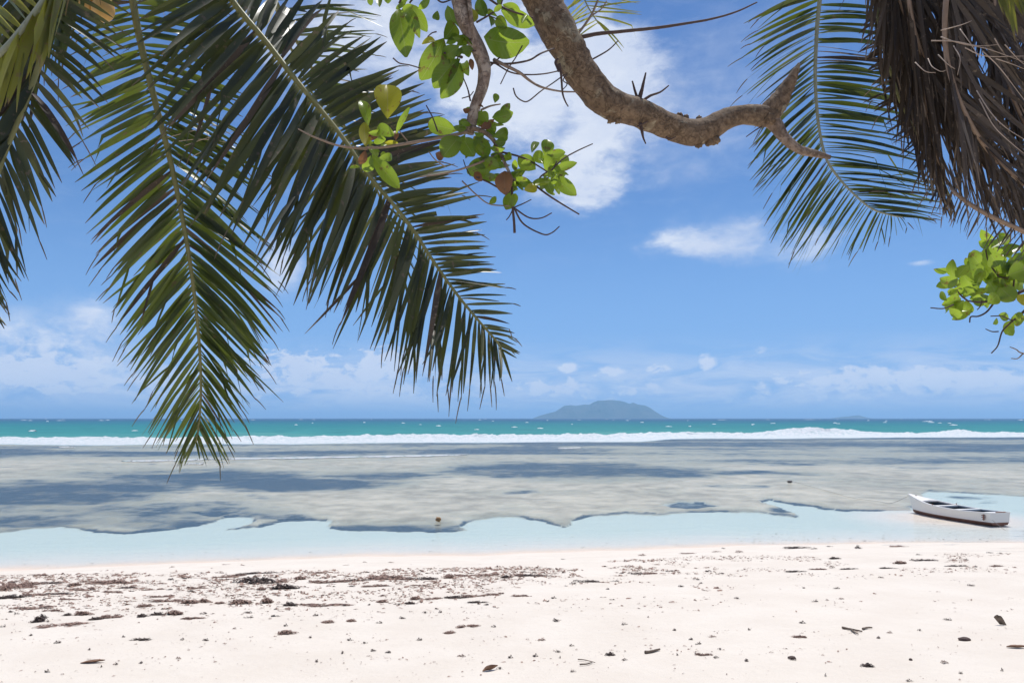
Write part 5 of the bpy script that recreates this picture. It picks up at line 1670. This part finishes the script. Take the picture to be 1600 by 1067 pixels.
stick([(1316, 982), (1332, 985), (1347, 988)], 0.010, 'thin dark stick lying on the sand beside a short crooked one')
stick([(1348, 984), (1356, 982), (1363, 982)], 0.010, 'short crooked stick lying just right of a longer thin stick')
stick([(1330, 985), (1336, 990), (1341, 992)], 0.008, 'short dark twig crossing the end of a thin stick')
stick([(1008, 1021), (1020, 1019), (1031, 1016)], 0.012, 'pale brown stick with a knobbed end on the sand')
stick([(906, 1040), (918, 1039), (926, 1036)], 0.006, 'dark twig trailing a row of specks on the sand')
stick([(903, 1032), (914, 1033), (930, 1037)], 0.004, 'hair-thin twig lying across the lower middle sand')
for (a, b, w, h, lab, sd_) in ((1507, 1000, 9.5, 3.3, 'broad dark flat stone on the sand at lower right', 3.0), (1237, 1028, 6.5, 2.4, 'rounded dark stone half sunk in the sand', 6.0), (1423, 1031, 2.8, 2.2, 'small black pebble on the sand at lower right', 9.0), (1256, 918.5, 2.2, 1.0, 'tiny black pebble far up the open sand', 11.0)):
    p = on_sand(a, b)
    k = p.y / FPX
    lump('stone', p + Vector((0, 0, h * k * 0.4)), w * k, w * k * 0.7, h * k, M['stone'], lab, 'stone', sd_, 0.25)


def specks():
    """countless crumbs of weed scattered over the beach"""
    rng = random.Random(77)
    parts = []
    n = 30000
    PXs = np.random.RandomState(5).uniform(-60, 1660, n)
    PYs = np.zeros(n)
    base = np.interp(PXs, [0, 400, 800, 1100, 1600], [903, 898, 890, 873, 869])
    for i in range(n):
        r_ = rng.random()
        if r_ < 0.80:
            PYs[i] = base[i] + abs(rng.gauss(0, 20 if PXs[i] > 700 else 30)) - 5
        elif r_ < 0.92:
            PYs[i] = rng.choice([925, 945, 962, 1000, 1030]) + rng.gauss(0, 6) - (12 if PXs[i] > 900 else 0)
        else:
            PYs[i] = rng.uniform(880, 1067)
    keep = (PYs < 1075) & (fbm(PXs * 0.016, PYs * 0.11, 4, 5, 0.6) + 0.00012 * (500 - PXs) > 0.46)
    pts = on_sand_many(PXs[keep], PYs[keep])
    pts = pts[shore_y(pts[:, 0]) - pts[:, 1] > 0.35][:11000]
    for q in pts:
        p = Vector(q)
        size = rng.choice([0.5, 0.6, 0.8, 1.0, 1.4, 2.0, 3.0, 4.0] if q[0] < 2.5 and q[1] > 8.5 else [0.4, 0.5, 0.6, 0.8, 1.0, 1.4, 2.2]) * p.y / FPX
        parts.append(strand(rng, p + Vector((0, 0, 0.004)), size * rng.uniform(1.2, 3.6), size * rng.uniform(0.12, 0.42), rng.gauss(0, 0.9), size * rng.choice([0.05, 0.1, 0.3])))
    v, f = join(parts)
    tag(mesh('beach_litter', v, f, M['weed_brown']), kind='stuff')
    # weed afloat in the shallows
    parts = []
    for _ in range(220):
        px = rng.uniform(0, 1600)
        if rng.random() < 0.6:
            px = rng.uniform(1150, 1600)
        sy_ = np.interp(px, [0, 300, 700, 1000, 1300, 1600], [888, 878, 865, 855, 848, 847])
        p = ground(px, sy_ - abs(rng.gauss(0, 9)) - 1.5, 0.012)
        size = rng.choice([0.5, 0.7, 1.0, 1.3]) * p.y / FPX
        parts.append(strand(rng, p, size * rng.uniform(2, 5), size * 0.25, rng.gauss(0, 0.25), size * 0.2))
    v, f = join(parts)
    tag(mesh('floating_weed', v, f, M['weed_dark']), kind='stuff')


specks()
